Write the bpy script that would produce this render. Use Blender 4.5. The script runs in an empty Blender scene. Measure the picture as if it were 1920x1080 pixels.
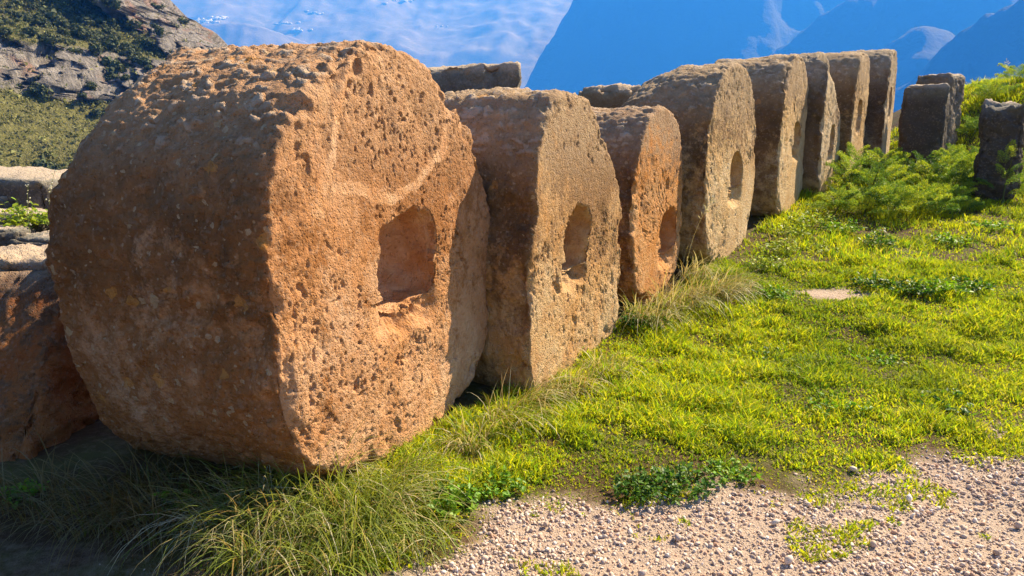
import bpy, math, random
import numpy as np
from mathutils import Vector, Matrix

sc = bpy.context.scene
C = sc.collection
R = math.radians
rng = np.random.default_rng(11)
random.seed(11)

# ------------------------------------------------------------------ camera
cam = bpy.data.cameras.new('camera')
cam.sensor_width = 36.0
cam.lens = 36.0 * 1387.0 / 1920.0
cam.clip_start = 0.05
cam.clip_end = 40000.0
cam_o = bpy.data.objects.new('camera', cam)
C.objects.link(cam_o)
cam_o.location = (0, 0, 1.5)
PITCH = math.atan(290.0 / 1387.0)
cam_o.rotation_euler = (R(90) - PITCH, 0, 0)
sc.camera = cam_o

# ------------------------------------------------------------------ sky and sun
SUN_AZ = R(55.0)      # to the right of straight ahead
SUN_EL = R(42.0)
world = bpy.data.worlds.new('World')
sc.world = world
world.use_nodes = True
wn = world.node_tree.nodes
wl = world.node_tree.links
sky = wn.new('ShaderNodeTexSky')
sky.sky_type = 'NISHITA'
sky.sun_disc = False
sky.sun_elevation = SUN_EL
sky.sun_rotation = SUN_AZ
sky.altitude = 500
wl.new(sky.outputs[0], wn['Background'].inputs[0])
wn['Background'].inputs[1].default_value = 0.05
sun = bpy.data.lights.new('sun', 'SUN')
sun.energy = 5.0
sun.angle = R(0.53)
sun.color = (1.0, 0.95, 0.87)
sun_o = bpy.data.objects.new('sun', sun)
C.objects.link(sun_o)
sdir = Vector((math.sin(SUN_AZ) * math.cos(SUN_EL), math.cos(SUN_AZ) * math.cos(SUN_EL), math.sin(SUN_EL)))
sun_o.rotation_euler = sdir.to_track_quat('Z', 'Y').to_euler()
sun_o.location = (6, 4, 12)

sc.view_settings.view_transform = 'Standard'
sc.view_settings.look = 'None'
sc.view_settings.gamma = 1.0
sc.view_settings.use_curve_mapping = False
sc.view_settings.exposure = 1.36
sc.render.engine = 'CYCLES'
cy = sc.cycles
cy.max_bounces = 6
cy.diffuse_bounces = 3
cy.glossy_bounces = 2
cy.transmission_bounces = 4
cy.volume_bounces = 1
cy.transparent_max_bounces = 8
cy.use_denoising = True
cy.sample_clamp_indirect = 6.0

# ------------------------------------------------------------------ numpy noise
def _hash(ix, iy, iz, seed):
    h = (ix.astype(np.int64) * 374761393 + iy.astype(np.int64) * 668265263 + iz.astype(np.int64) * 2147483647 + seed * 1274126177) & 0xFFFFFFFF
    h = ((h ^ (h >> 13)) * 1274126177) & 0xFFFFFFFF
    h = ((h ^ (h >> 16)) * 2246822519) & 0xFFFFFFFF
    return (h ^ (h >> 15)) & 0xFFFFFFFF

def rnd(ix, iy, iz, seed):
    return _hash(ix, iy, iz, seed).astype(np.float64) / 4294967296.0

def vnoise(P, seed=0):
    """smooth value noise in -1..1"""
    I = np.floor(P).astype(np.int64)
    f = P - I
    u = f * f * f * (f * (f * 6 - 15) + 10)
    out = 0
    for dx in (0, 1):
        wx = u[:, 0] if dx else 1 - u[:, 0]
        for dy in (0, 1):
            wy = u[:, 1] if dy else 1 - u[:, 1]
            for dz in (0, 1):
                wz = u[:, 2] if dz else 1 - u[:, 2]
                out = out + wx * wy * wz * rnd(I[:, 0] + dx, I[:, 1] + dy, I[:, 2] + dz, seed)
    return out * 2 - 1

ROT = np.array(Matrix.Rotation(0.83, 3, Vector((0.36, 0.77, 0.52)).normalized()))
def fbm(P, scale, octs=4, seed=0, gain=0.5, lac=2.03):
    out = np.zeros(len(P)); a = 1.0; s = scale; n = 0
    for k in range(octs):
        P = P @ ROT
        out += a * vnoise(P * s + 17.3 * k, seed + k); n += a
        a *= gain; s *= lac
    return out / n * 1.4

def ridged(P, scale, octs=4, seed=0, gain=0.5):
    out = np.zeros(len(P)); a = 1.0; s = scale; n = 0
    for k in range(octs):
        out += a * (1 - np.abs(vnoise(P * s + 9.1 * k, seed + k)) * 2); n += a
        a *= gain; s *= 2.05
    return out / n

def worley(P, seed=0):
    """distance to the nearest jittered cell point and that cell's random number"""
    I = np.floor(P).astype(np.int64)
    best = np.full(len(P), 9.0); rid = np.zeros(len(P))
    for dx in (-1, 0, 1):
        for dy in (-1, 0, 1):
            for dz in (-1, 0, 1):
                jx, jy, jz = I[:, 0] + dx, I[:, 1] + dy, I[:, 2] + dz
                d = np.sqrt((jx + rnd(jx, jy, jz, seed) - P[:, 0]) ** 2 + (jy + rnd(jx, jy, jz, seed + 1) - P[:, 1]) ** 2 + (jz + rnd(jx, jy, jz, seed + 2) - P[:, 2]) ** 2)
                m = d < best
                best = np.where(m, d, best)
                rid = np.where(m, rnd(jx, jy, jz, seed + 3), rid)
    return best, rid

def sstep(a, b, x):
    t = np.clip((x - a) / (b - a), 0, 1)      # a > b gives a falling step
    return t * t * (3 - 2 * t)

# ------------------------------------------------------------------ mesh and object helpers
def np_mesh(name, V, quads=None, tris=None, attrs=None, smooth=True):
    me = bpy.data.meshes.new(name)
    V = np.asarray(V, np.float32)
    me.vertices.add(len(V))
    me.vertices.foreach_set('co', V.ravel())
    idx = []; tot = []
    if quads is not None and len(quads):
        q = np.asarray(quads, np.int32); idx.append(q.ravel()); tot.append(np.full(len(q), 4, np.int32))
    if tris is not None and len(tris):
        t = np.asarray(tris, np.int32); idx.append(t.ravel()); tot.append(np.full(len(t), 3, np.int32))
    idx = np.concatenate(idx); tot = np.concatenate(tot)
    me.loops.add(len(idx))
    me.loops.foreach_set('vertex_index', idx)
    me.polygons.add(len(tot))
    st = np.zeros(len(tot), np.int32); st[1:] = np.cumsum(tot)[:-1]
    me.polygons.foreach_set('loop_start', st)
    try:
        me.polygons.foreach_set('loop_total', tot)
    except Exception:
        pass
    me.update(calc_edges=True)
    if smooth:
        me.polygons.foreach_set('use_smooth', np.ones(len(tot), bool))
    for k, v in (attrs or {}).items():
        v = np.asarray(v, np.float32)
        if v.ndim == 1:
            a = me.attributes.new(k, 'FLOAT', 'POINT'); a.data.foreach_set('value', v)
        else:
            if v.shape[1] == 3:
                v = np.concatenate([v, np.ones((len(v), 1), np.float32)], 1)
            a = me.attributes.new(k, 'FLOAT_COLOR', 'POINT'); a.data.foreach_set('color', v.ravel())
    return me

def obj(name, me, mat=None, parent=None, loc=(0, 0, 0), rot=(0, 0, 0)):
    o = bpy.data.objects.new(name, me)
    C.objects.link(o)
    o.location = loc; o.rotation_euler = rot
    if mat is not None and me is not None and len(me.materials) == 0:
        me.materials.append(mat)
    if parent is not None:
        o.parent = parent
    return o

def tag(o, label, cat, group=None, kind=None):
    o['label'] = label; o['category'] = cat
    if group: o['group'] = group
    if kind: o['kind'] = kind
    return o

def struct(o, label, cat):
    o['kind'] = 'structure'; o['label'] = label; o['category'] = cat
    return o

def grid_quads(ns, nt, wrap=True):
    i = np.arange(ns - 1)[:, None]; j = np.arange(nt if wrap else nt - 1)[None, :]
    j2 = (j + 1) % nt
    a = i * nt + j; b = i * nt + j2; c = (i + 1) * nt + j2; d = (i + 1) * nt + j
    return np.stack([a + 0 * j, b + 0 * i, c, d + 0 * j], -1).reshape(-1, 4)

# ------------------------------------------------------------------ materials
class NT:
    def __init__(s, name):
        s.m = bpy.data.materials.new(name); s.m.use_nodes = True
        s.n = s.m.node_tree.nodes; s.l = s.m.node_tree.links
        s.b = s.n['Principled BSDF']; s.out = s.n['Material Output']
        s.b.inputs['Specular IOR Level'].default_value = 0.25
        s.b.inputs['Roughness'].default_value = 0.9
    def new(s, t, **kw):
        n = s.n.new(t)
        for k, v in kw.items(): setattr(n, k, v)
        return n
    def put(s, v, sock):
        if v is None: return
        if hasattr(v, 'links') or isinstance(v, bpy.types.NodeSocket): s.l.new(v, sock)
        else: sock.default_value = v
    def attr(s, name, out='Fac'):
        return s.new('ShaderNodeAttribute', attribute_name=name).outputs[out]
    def coord(s, out='Object'):
        return s.new('ShaderNodeTexCoord').outputs[out]
    def mapping(s, v, scale=(1, 1, 1), loc=(0, 0, 0)):
        m = s.new('ShaderNodeMapping'); s.l.new(v, m.inputs[0]); m.inputs['Scale'].default_value = scale
        s.put(loc, m.inputs['Location']); return m.outputs[0]
    def noise(s, v, scale, detail=4, rough=0.6, dist=0.0):
        n = s.new('ShaderNodeTexNoise'); s.l.new(v, n.inputs['Vector'])
        n.inputs['Scale'].default_value = scale; n.inputs['Detail'].default_value = detail
        n.inputs['Roughness'].default_value = rough; n.inputs['Distortion'].default_value = dist
        return n.outputs['Fac']
    def voro(s, v, scale, feature='F1', rnd_=1.0):
        n = s.new('ShaderNodeTexVoronoi', feature=feature); s.l.new(v, n.inputs['Vector'])
        n.inputs['Scale'].default_value = scale; n.inputs['Randomness'].default_value = rnd_
        return n
    def ramp(s, f, stops, interp='LINEAR'):
        n = s.new('ShaderNodeValToRGB'); s.l.new(f, n.inputs[0])
        cr = n.color_ramp; cr.interpolation = interp
        while len(cr.elements) < len(stops): cr.elements.new(0.5)
        for e, (p, c) in zip(cr.elements, stops):
            e.position = p
            e.color = (c, c, c, 1) if not hasattr(c, '__len__') else (*c, 1)
        return n.outputs[0]
    def mix(s, f, a, b, blend='MIX'):
        n = s.new('ShaderNodeMix', data_type='RGBA', blend_type=blend)
        s.put(f, n.inputs[0])
        for v, k in ((a, 6), (b, 7)):
            if isinstance(v, (tuple, list)): n.inputs[k].default_value = (*v, 1) if len(v) == 3 else v
            else: s.l.new(v, n.inputs[k])
        return n.outputs[2]
    def math(s, op, a, b=None, c=None, clamp=False):
        n = s.new('ShaderNodeMath', operation=op); n.use_clamp = clamp
        for v, k in ((a, 0), (b, 1), (c, 2)): s.put(v, n.inputs[k])
        return n.outputs[0]
    def bump(s, h, strength, dist, normal=None):
        n = s.new('ShaderNodeBump'); s.l.new(h, n.inputs['Height'])
        n.inputs['Strength'].default_value = strength; n.inputs['Distance'].default_value = dist
        if normal is not None: s.l.new(normal, n.inputs['Normal'])
        return n.outputs[0]
    def color(s, c):
        s.put(c if not isinstance(c, tuple) else (*c, 1), s.b.inputs['Base Color'])

def stone_material(name, warm, pale, patina, lichen=1.0, bump=1.0):
    """weathered conglomerate limestone; 'patina' attribute = grey-brown crust, 'pit' = depth of the pores"""
    t = NT(name)
    v = t.coord()
    n1 = t.noise(v, 2.6, 5, 0.62, 0.6)
    n2 = t.noise(v, 11.0, 5, 0.65, 0.3)
    n3 = t.noise(v, 55.0, 4, 0.7)
    base = t.mix(t.ramp(n1, [(0.36, 0), (0.64, 1)]), warm, pale)
    base = t.mix(t.ramp(n2, [(0.38, 0.5), (0.62, 0)]), base, (warm[0] * 0.72, warm[1] * 0.55, warm[2] * 0.42))
    # crust; on drums the 'dark' band is dark crust plus painted shade
    pa = t.attr('patina')
    pa = t.math('ADD', pa, t.math('MULTIPLY', t.math('SUBTRACT', n2, 0.5), 1.5))
    pa = t.math('ADD', pa, t.math('MULTIPLY', t.math('SUBTRACT', n3, 0.5), 0.7), clamp=True)
    crust = t.mix(n3, (patina[0] * 0.55, patina[1] * 0.5, patina[2] * 0.48), (patina[0] * 1.5, patina[1] * 1.45, patina[2] * 1.4))
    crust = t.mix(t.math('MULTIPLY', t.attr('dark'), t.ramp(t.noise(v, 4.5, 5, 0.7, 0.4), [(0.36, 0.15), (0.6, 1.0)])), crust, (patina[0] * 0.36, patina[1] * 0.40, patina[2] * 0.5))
    crust = t.mix(t.math('MULTIPLY', t.attr('top_pale'), t.ramp(n2, [(0.3, 0.45), (0.6, 1.0)])), crust, (min(1, patina[0] * 1.25 + 0.12), patina[1] * 1.3 + 0.12, patina[2] * 1.3 + 0.10))  # crust gets paler towards the top
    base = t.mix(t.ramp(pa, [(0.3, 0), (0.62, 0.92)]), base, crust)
    base = t.mix(t.math('MULTIPLY', t.ramp(t.math('ADD', t.attr('flake'), t.math('MULTIPLY', n3, 0.5)), [(0.55, 0), (0.95, 0.75)]), 1.0), base, (0.52, 0.40, 0.29))
    # mineral grains
    vg = t.voro(v, 70.0)
    base = t.mix(t.math('MULTIPLY', t.math('GREATER_THAN', t.new_sep(vg.outputs['Color']), 0.88), 0.14), base, (0.5, 0.38, 0.28))
    # lichen discs: round, of very different size, pale or orange
    for scale, thr, col, amt in ((13.0, 0.95, (0.48, 0.34, 0.19), 0.85), (26.0, 0.91, (0.50, 0.37, 0.23), 0.85), (48.0, 0.91, (0.48, 0.36, 0.23), 0.7), (9.0, 0.99, (0.55, 0.25, 0.06), 0.8)):
        w = t.new('ShaderNodeVectorMath', operation='ADD')
        nn = t.new('ShaderNodeTexNoise'); t.l.new(v, nn.inputs['Vector']); nn.inputs['Scale'].default_value = scale * 2.2
        sc_ = t.new('ShaderNodeVectorMath', operation='SCALE'); t.l.new(nn.outputs['Color'], sc_.inputs[0]); sc_.inputs['Scale'].default_value = 0.55 / scale
        t.l.new(v, w.inputs[0]); t.l.new(sc_.outputs[0], w.inputs[1])
        vo = t.voro(w.outputs[0], scale)
        sep = t.new('ShaderNodeSeparateColor'); t.l.new(vo.outputs['Color'], sep.inputs[0])
        rad = t.math('MULTIPLY_ADD', sep.outputs[1], 0.26, 0.10)
        disc = t.math('LESS_THAN', vo.outputs['Distance'], rad)
        sel = t.math('GREATER_THAN', sep.outputs[0], thr - 0.10 * lichen)
        f = t.math('MULTIPLY', t.math('MULTIPLY', disc, sel), amt * min(lichen, 1.0))
        f = t.math('MULTIPLY', f, t.ramp(n3, [(0.3, 0.3), (0.6, 1)]))
        base = t.mix(t.math('MULTIPLY', f, t.attr('lichen')), base, col)
    t.color(base)
    h = t.math('MULTIPLY_ADD', t.noise(v, 120.0, 4, 0.7), 0.45, t.math('MULTIPLY', t.noise(v, 38.0, 4, 0.65), 1.0))
    vp = t.voro(v, 60.0)
    h = t.math('ADD', h, t.math('MULTIPLY', t.ramp(vp.outputs['Distance'], [(0.0, 0), (0.32, 1)]), 0.5))
    t.l.new(t.bump(h, 1.0 * bump, 0.02), t.b.inputs['Normal'])
    t.b.inputs['Roughness'].default_value = 0.93
    t.b.inputs['Specular IOR Level'].default_value = 0.15
    return t.m

def _new_sep(self, c):
    n = self.new('ShaderNodeSeparateColor'); self.l.new(c, n.inputs[0]); return n.outputs[0]
NT.new_sep = _new_sep

def leaf_material(name, trans=0.5, rough=0.6, tint=(1, 1, 1)):
    """two-sided leaf: reflects and lets light through; colour from the 'col' attribute"""
    t = NT(name)
    c = t.attr('col', 'Color')
    t.l.new(c, t.b.inputs['Base Color'])
    t.b.inputs['Roughness'].default_value = rough
    t.b.inputs['Specular IOR Level'].default_value = 0.35
    tr = t.new('ShaderNodeBsdfTranslucent')
    t.l.new(t.mix(1.0, c, (*tint, 1), 'MULTIPLY'), tr.inputs[0])
    mx = t.new('ShaderNodeMixShader'); mx.inputs[0].default_value = trans
    t.l.new(t.b.outputs[0], mx.inputs[1]); t.l.new(tr.outputs[0], mx.inputs[2])
    t.l.new(mx.outputs[0], t.out.inputs[0])
    return t.m

M = {}
M['drum_near'] = stone_material('limestone_orange', (0.54, 0.27, 0.115), (0.66, 0.42, 0.25), (0.28, 0.115, 0.035), 1.0)
M['drum_mid'] = stone_material('limestone_ochre', (0.55, 0.31, 0.125), (0.64, 0.46, 0.26), (0.22, 0.115, 0.048), 0.8)
M['drum_far'] = stone_material('limestone_buff', (0.58, 0.38, 0.18), (0.66, 0.50, 0.30), (0.20, 0.11, 0.05), 0.6)
M['drum_rust'] = stone_material('limestone_rust', (0.56, 0.25, 0.075), (0.62, 0.36, 0.17), (0.20, 0.095, 0.04), 0.7)
M['drum_pale'] = stone_material('limestone_pale', (0.52, 0.38, 0.23), (0.66, 0.53, 0.36), (0.17, 0.105, 0.06), 0.5)
M['block_red'] = stone_material('limestone_red', (0.34, 0.105, 0.03), (0.40, 0.17, 0.06), (0.17, 0.095, 0.055), 0.15)
M['block_grey'] = stone_material('limestone_grey', (0.20, 0.165, 0.13), (0.30, 0.25, 0.20), (0.10, 0.085, 0.072), 0.5)
M['grass'] = leaf_material('grass_blades', 0.55, 0.55, (1.0, 1.0, 0.5))
M['dry'] = leaf_material('tussock_blades', 0.45, 0.5, (1.0, 0.95, 0.6))
M['leaf'] = leaf_material('weed_leaves', 0.45, 0.5, (1.0, 1.0, 0.5))
M['shrub'] = leaf_material('shrub_leaves', 0.25, 0.7)

# ------------------------------------------------------------------ ground height
_gy = np.array([-6, 0, 2.0, 2.6, 3.3, 4.7, 5.6, 6.7, 8.2, 9.1, 10.0, 11.2, 13.0, 16, 24, 40])
_gz = np.array([-.02, -.02, 0, 0.02, 0.07, 0.12, 0.27, 0.42, 0.66, 0.80, 0.90, 1.03, 1.15, 1.0, -3.0, -14.])
def gheight(x, y):
    x = np.asarray(x, float); y = np.asarray(y, float)
    z = np.interp(y, _gy, _gz)
    q = (x + 0.46) * -0.8 + (y - 3.26) * 0.6          # distance behind the row of drums
    back = sstep(1.2, 3.0, q)
    z = z * (1 - back) + (np.minimum(z, 0.45) - 0.15) * back
    z = z - np.clip(q - 5.5, 0, None) * 0.75             # the terrace drops away to the valley
    bank = sstep(5.9, 8.2, x) * sstep(9.3, 12.2, y) * (1 - sstep(14.0, 19.0, y))
    z = z + bank * 1.2
    P = np.stack([x, y, 0 * x], -1).reshape(-1, 3)
    n = (fbm(P, 0.9, 3, 5) * 0.035 + fbm(P, 4.0, 2, 8) * 0.008).reshape(x.shape)
    return z + n * sstep(1.0, 4.0, y) + n * 0.25
def path_edge(x):
    """far edge of the gravel path"""
    e = np.interp(x, [-4, -2.5, -1.5, -0.9, -0.45, -0.25, 0.0, 0.45, 0.83, 1.44, 2.4, 4.0, 7.0], [2.9, 2.62, 2.4, 2.25, 2.2, 2.45, 2.76, 2.80, 2.86, 3.0, 3.2, 3.6, 4.3])
    return e

# ================================================================== THE SETTING
def axis_pts(knots, steps):
    out = []
    for a, b, s in zip(knots[:-1], knots[1:], steps):
        out.append(np.arange(a, b, s))
    out.append(np.array([knots[-1]])); return np.concatenate(out)

def heightfield(name, xs, ys, zf, mat, attrs=None):
    X, Y = np.meshgrid(xs, ys)
    Z = zf(X, Y)
    V = np.stack([X, Y, Z], -1).reshape(-1, 3)
    A = {k: f(X, Y, Z).reshape(-1) for k, f in (attrs or {}).items()}
    me = np_mesh(name, V, grid_quads(len(ys), len(xs), False), attrs=A)
    return obj(name, me, mat)

# ---- terrace ground
t = NT('ground_soil')
v = t.coord()
n1 = t.noise(v, 1.7, 5); n2 = t.noise(v, 22, 5, 0.7); n3 = t.noise(v, 130, 3, 0.7)
dirt = t.mix(n1, (0.42, 0.27, 0.18), (0.48, 0.36, 0.27))
dirt = t.mix(t.ramp(n3, [(0.4, 0), (0.65, 0.6)]), dirt, (0.56, 0.46, 0.38))
soil = t.mix(n2, (0.05, 0.022, 0.008), (0.11, 0.056, 0.02))
soil = t.mix(t.ramp(n1, [(0.45, 0), (0.6, 0.6)]), soil, (0.10, 0.11, 0.018))
pth = t.math('ADD', t.attr('path'), t.math('MULTIPLY', t.math('SUBTRACT', n2, 0.5), 0.8), clamp=True)
t.color(t.mix(pth, soil, dirt))
t.l.new(t.bump(t.math('ADD', n3, t.math('MULTIPLY', n2, 2.0)), 0.8, 0.02), t.b.inputs['Normal'])
gx = axis_pts([-40, -12, -3, 8, 14, 40], [2.0, 0.4, 0.085, 0.2, 1.0])
gy = axis_pts([-14, 1.2, 13, 20, 44], [0.6, 0.085, 0.2, 1.0])
bare = [(2.55, 5.65, 0.42, 0.16), (4.35, 5.5, 0.5, 0.25)]
def bare_mask(X, Y):
    m = 0 * X
    for bx_, by_, ra, rb in bare:
        d = np.sqrt(((X - bx_) / ra) ** 2 + ((Y - by_) / rb) ** 2)
        m = np.maximum(m, 1 - sstep(0.6, 1.15, d))
    return m
def path_mask(X, Y, Z=None):
    P = np.stack([X, Y, 0 * X], -1).reshape(-1, 3)
    w = (fbm(P, 3.0, 3, 21) * 0.26).reshape(X.shape)
    m = 1 - sstep(-0.06, 0.10, Y - path_edge(X) + w)
    m = m * (0.12 + 0.88 * sstep(-0.7, -0.1, X))
    return np.maximum(m, bare_mask(X, Y))
o = heightfield('ground', gx, gy, gheight, t.m, {'path': path_mask})
struct(o, 'stony terrace ground under the grass and gravel', 'ground')

# ---- far terrain: world-space mountain masses, each a height field with its own crest
def mountain_material(name, rock, green, relief=0.8):
    t = NT(name)
    v = t.coord()
    n = t.noise(v, 0.004, 8, 0.62); n2 = t.noise(v, 0.02, 6, 0.65)
    c = t.mix(t.ramp(n, [(0.4, 0), (0.6, 1)]), green, rock)
    c = t.mix(t.ramp(n2, [(0.55, 0), (0.75, 0.6)]), c, tuple(min(1, q * 1.6) for q in rock))
    t.color(c)
    t.l.new(t.bump(t.noise(v, 0.035, 6, 0.7), relief, 20.0), t.b.inputs['Normal'])
    return t.m
M['mtn'] = mountain_material('mountain_scrub', (0.013, 0.017, 0.016), (0.010, 0.014, 0.012))
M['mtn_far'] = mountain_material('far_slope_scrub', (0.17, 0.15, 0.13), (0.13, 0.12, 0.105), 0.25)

def mountain(name, label, mat, xs, ys, crest_pts, Yc, k_front, k_back, floor, seed, rough, gamp=0.6, famp=1.0):
    cx = np.array([p[0] for p in crest_pts]); cz = np.array([p[1] for p in crest_pts])
    def zf(X, Y):
        P = np.stack([X, Y, 0 * X], -1).reshape(-1, 3)
        wob = fbm(P, 1 / 700., 4, seed + 40).reshape(X.shape) * 160
        yc = Yc(X) + wob
        z = np.interp(X, cx, cz) - np.where(Y < yc, (yc - Y) * k_front, (Y - yc) * k_back)
        gul = ridged(np.stack([X + wob, (Y) * 0.45, 0 * X], -1).reshape(-1, 3), 1 / 420., 5, seed).reshape(X.shape)
        f = fbm(P, 1 / 160., 4, seed + 9).reshape(X.shape)
        away = np.clip(np.abs(Y - yc) / 350., 0, 1)
        f2 = fbm(P, 1 / 60., 3, seed + 19).reshape(X.shape)
        z = z + rough * ((gul - 0.45) * (0.15 + away) * gamp + (f * 0.30 + f2 * 0.14) * famp)
        return np.maximum(z, floor + f * 12)
    o = heightfield(name, xs, ys, zf, mat)
    struct(o, label, 'mountain')
    return zf

L = np.linspace
far_zf = mountain('far_mountain_slope', 'pale hazy mountain slope farthest off across the valley', M['mtn_far'], L(-5200, 4200, 300), L(4600, 8000, 170),
         [(-7000, 1440), (-3200, 1440), (-1500, 1420), (0, 1440), (3000, 1450), (7000, 1450)], lambda X: 7600 + 0 * X, 0.55, 0.7, -480, 3, 60, 0.9, 0.3)
mountain('far_foothill', 'low wooded foothill standing out in the valley haze', M['mtn_far'], L(-2000, 1000, 160), L(5200, 7200, 110),
         [(-2000, -300), (-960, 40), (-450, 450), (-165, 650), (-41, 785), (80, 740), (260, 530), (600, 80), (1000, -250)], lambda X: 6300 + 0 * X, 0.75, 0.8, -480, 14, 60)
mountain('far_foothill', 'broad pale hill low in the haze behind the nearest drum', M['mtn_far'], L(-3600, -300, 170), L(4600, 6600, 100),
         [(-3600, 700), (-2700, 760), (-2350, 800), (-2000, 830), (-1650, 720), (-1250, 560), (-900, 400), (-500, 200), (-300, 100)], lambda X: 5900 + 0 * X, 0.8, 0.8, -480, 47, 60, 0.8, 0.4)
mountain('middle_mountain', 'steep blue mountain with a sharp left shoulder across the valley', M['mtn'], L(-460, 5400, 330), L(3300, 6400, 140),
         [(-540, -450), (-290, -180), (72, 295), (234, 594), (370, 810), (486, 1008), (756, 1300), (1440, 1420), (3100, 1440), (6000, 1440)], lambda X: 5200 + 0.05 * X, 1.3, 0.8, -480, 27, 90, 0.42)
mid_dummy = mountain('right_mountain', 'deep blue shaded mountainside rising at the right edge', M['mtn'], L(560, 4500, 230), L(1500, 3600, 140),
         [(560, -450), (980, -200), (1330, 112), (1512, 280), (1652, 413), (1862, 520), (2380, 720), (3360, 950), (4500, 1000)], lambda X: 2800 - 0.05 * X, 1.3, 0.8, -480, 33, 75, 0.45)
mountain('mountain_spur', 'long wooded spur running down in front of the blue mountain', M['mtn'], L(250, 4200, 200), L(3000, 4700, 90),
         [(250, -460), (700, -180), (1010, 130), (1130, 240), (1390, 420), (1480, 500), (1760, 690), (2180, 850), (3200, 980), (4200, 1000)], lambda X: 4150 + 0 * X, 1.2, 0.9, -480, 52, 110, 0.6)
mountain('mountain_spur', 'darker hump of the ridge left of the right hand mountain', M['mtn'], L(700, 3600, 180), L(2400, 4000, 90),
         [(700, -460), (1100, -120), (1440, 190), (1560, 310), (1690, 400), (1780, 455), (1900, 430), (2060, 360), (2300, 380), (3000, 600), (3600, 640)], lambda X: 3400 + 0 * X, 1.2, 0.9, -480, 58, 100, 0.6)
# valley floor sheet reaching the horizon
def valley_z(X, Y):
    P = np.stack([X, Y, 0 * X], -1).reshape(-1, 3)
    near = np.clip((2200 - np.hypot(X, Y)) / 2200., 0, 1)
    return -485 + 40 * fbm(P, 1 / 900., 3, 60).reshape(X.shape) + near ** 1.5 * 440
o = heightfield('valley_ground', L(-15000, 15000, 100), L(-3000, 16000, 90), valley_z, M['mtn'])
struct(o, 'valley floor far below the terrace', 'ground')

# ---- white village specks on the far slope
def box_verts(cx, cy, cz, sx, sy, sz):
    p = np.array([[x, y, z] for z in (-.5, .5) for y in (-.5, .5) for x in (-.5, .5)]) * (sx, sy, sz) + (cx, cy, cz)
    return p, np.array([[0, 2, 3, 1], [4, 5, 7, 6], [0, 1, 5, 4], [2, 6, 7, 3], [0, 4, 6, 2], [1, 3, 7, 5]])

def village(label, rays, spread, seed, zf, y0, y1, nper):
    """a cluster of white houses too far to count, standing on the slope"""
    g = np.random.default_rng(seed); V = []; Q = []; off = 0
    ys = np.linspace(y0, y1, 900)
    for (ax, el), m in zip(rays, nper):
        for k in range(m):
            a = ax + g.normal() * spread[0]; e = el + g.normal() * spread[1]
            zz = zf((ys * a)[None, :], ys[None, :])[0]
            hit = np.nonzero(zz > 1.5 + ys * e)[0]
            if not len(hit): continue
            yy = ys[hit[0]]; sx = g.uniform(12, 48); sz_ = g.uniform(6, 10)
            p, q = box_verts(yy * a, yy - 6, zz[hit[0]] + sz_ * 0.3, sx, g.uniform(10, 18), sz_)
            c_, s_ = math.cos(0.6), math.sin(0.6)
            V.append(p); Q.append(q + off); off += 8
    o = obj('far_village', np_mesh('far_village', np.concatenate(V), np.concatenate(Q), smooth=False), M['plaster'])
    tag(o, label, 'village', kind='stuff')
t = NT('white_plaster'); t.color((0.8, 0.78, 0.74)); M['plaster'] = t.m
pxr = lambda x, y: ((x - 960) / 1387.0, (250 - y) / 1387.0)
village('white specks of a far village on the left slope', [pxr(x, y) for x, y in ((385, 62), (410, 55), (435, 50), (555, 58), (570, 70))], (0.008, 0.0012), 4, far_zf, 4700, 7600, (14, 16, 12, 6, 8))
village('white specks of a far village high on the middle slope', [pxr(x, y) for x, y in ((560, 6), (640, 6), (765, 20), (785, 14), (615, 40), (830, 66))], (0.008, 0.0012), 9, far_zf, 4700, 7600, (12, 12, 14, 8, 6, 4))

# ---- cliffed hillside at the left
t = NT('hillside_cover')
v = t.coord()
n1 = t.noise(v, 0.09, 6, 0.6); n2 = t.noise(v, 0.55, 5, 0.7); n3 = t.noise(v, 2.2, 4, 0.7)
st = t.noise(t.mapping(v, (1.0, 1.0, 0.18)), 0.5, 6, 0.7, 0.8)
rock = t.mix(t.ramp(st, [(0.35, 0), (0.65, 1)]), (0.10, 0.088, 0.08), (0.42, 0.365, 0.32))
rock = t.mix(t.ramp(n1, [(0.56, 0), (0.66, 0.55)]), rock, (0.42, 0.20, 0.13))
gr = t.mix(t.ramp(n2, [(0.35, 0), (0.65, 1)]), (0.07, 0.07, 0.018), (0.22, 0.20, 0.055))
gr = t.mix(t.ramp(n3, [(0.52, 0), (0.66, 0.8)]), gr, (0.26, 0.23, 0.09))
rm = t.math('ADD', t.attr('rock'), t.math('MULTIPLY', t.math('SUBTRACT', n2, 0.5), 0.9), clamp=True)
t.color(t.mix(t.ramp(rm, [(0.4, 0), (0.6, 1)]), gr, rock))
t.l.new(t.bump(t.math('ADD', t.math('MULTIPLY', st, 1.5), n3), 1.0, 1.2), t.b.inputs['Normal'])
HZ0, HZ1, HS = -46.0, 66.0, 0.36
hx_ridge = lambda Z: np.interp(Z, [-46, 0, 15, 20, 27, 31, 36, 43, 55, 72], [-40, -60, -72, -79, -88.5, -96, -103, -111.5, -124, -140])
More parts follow.
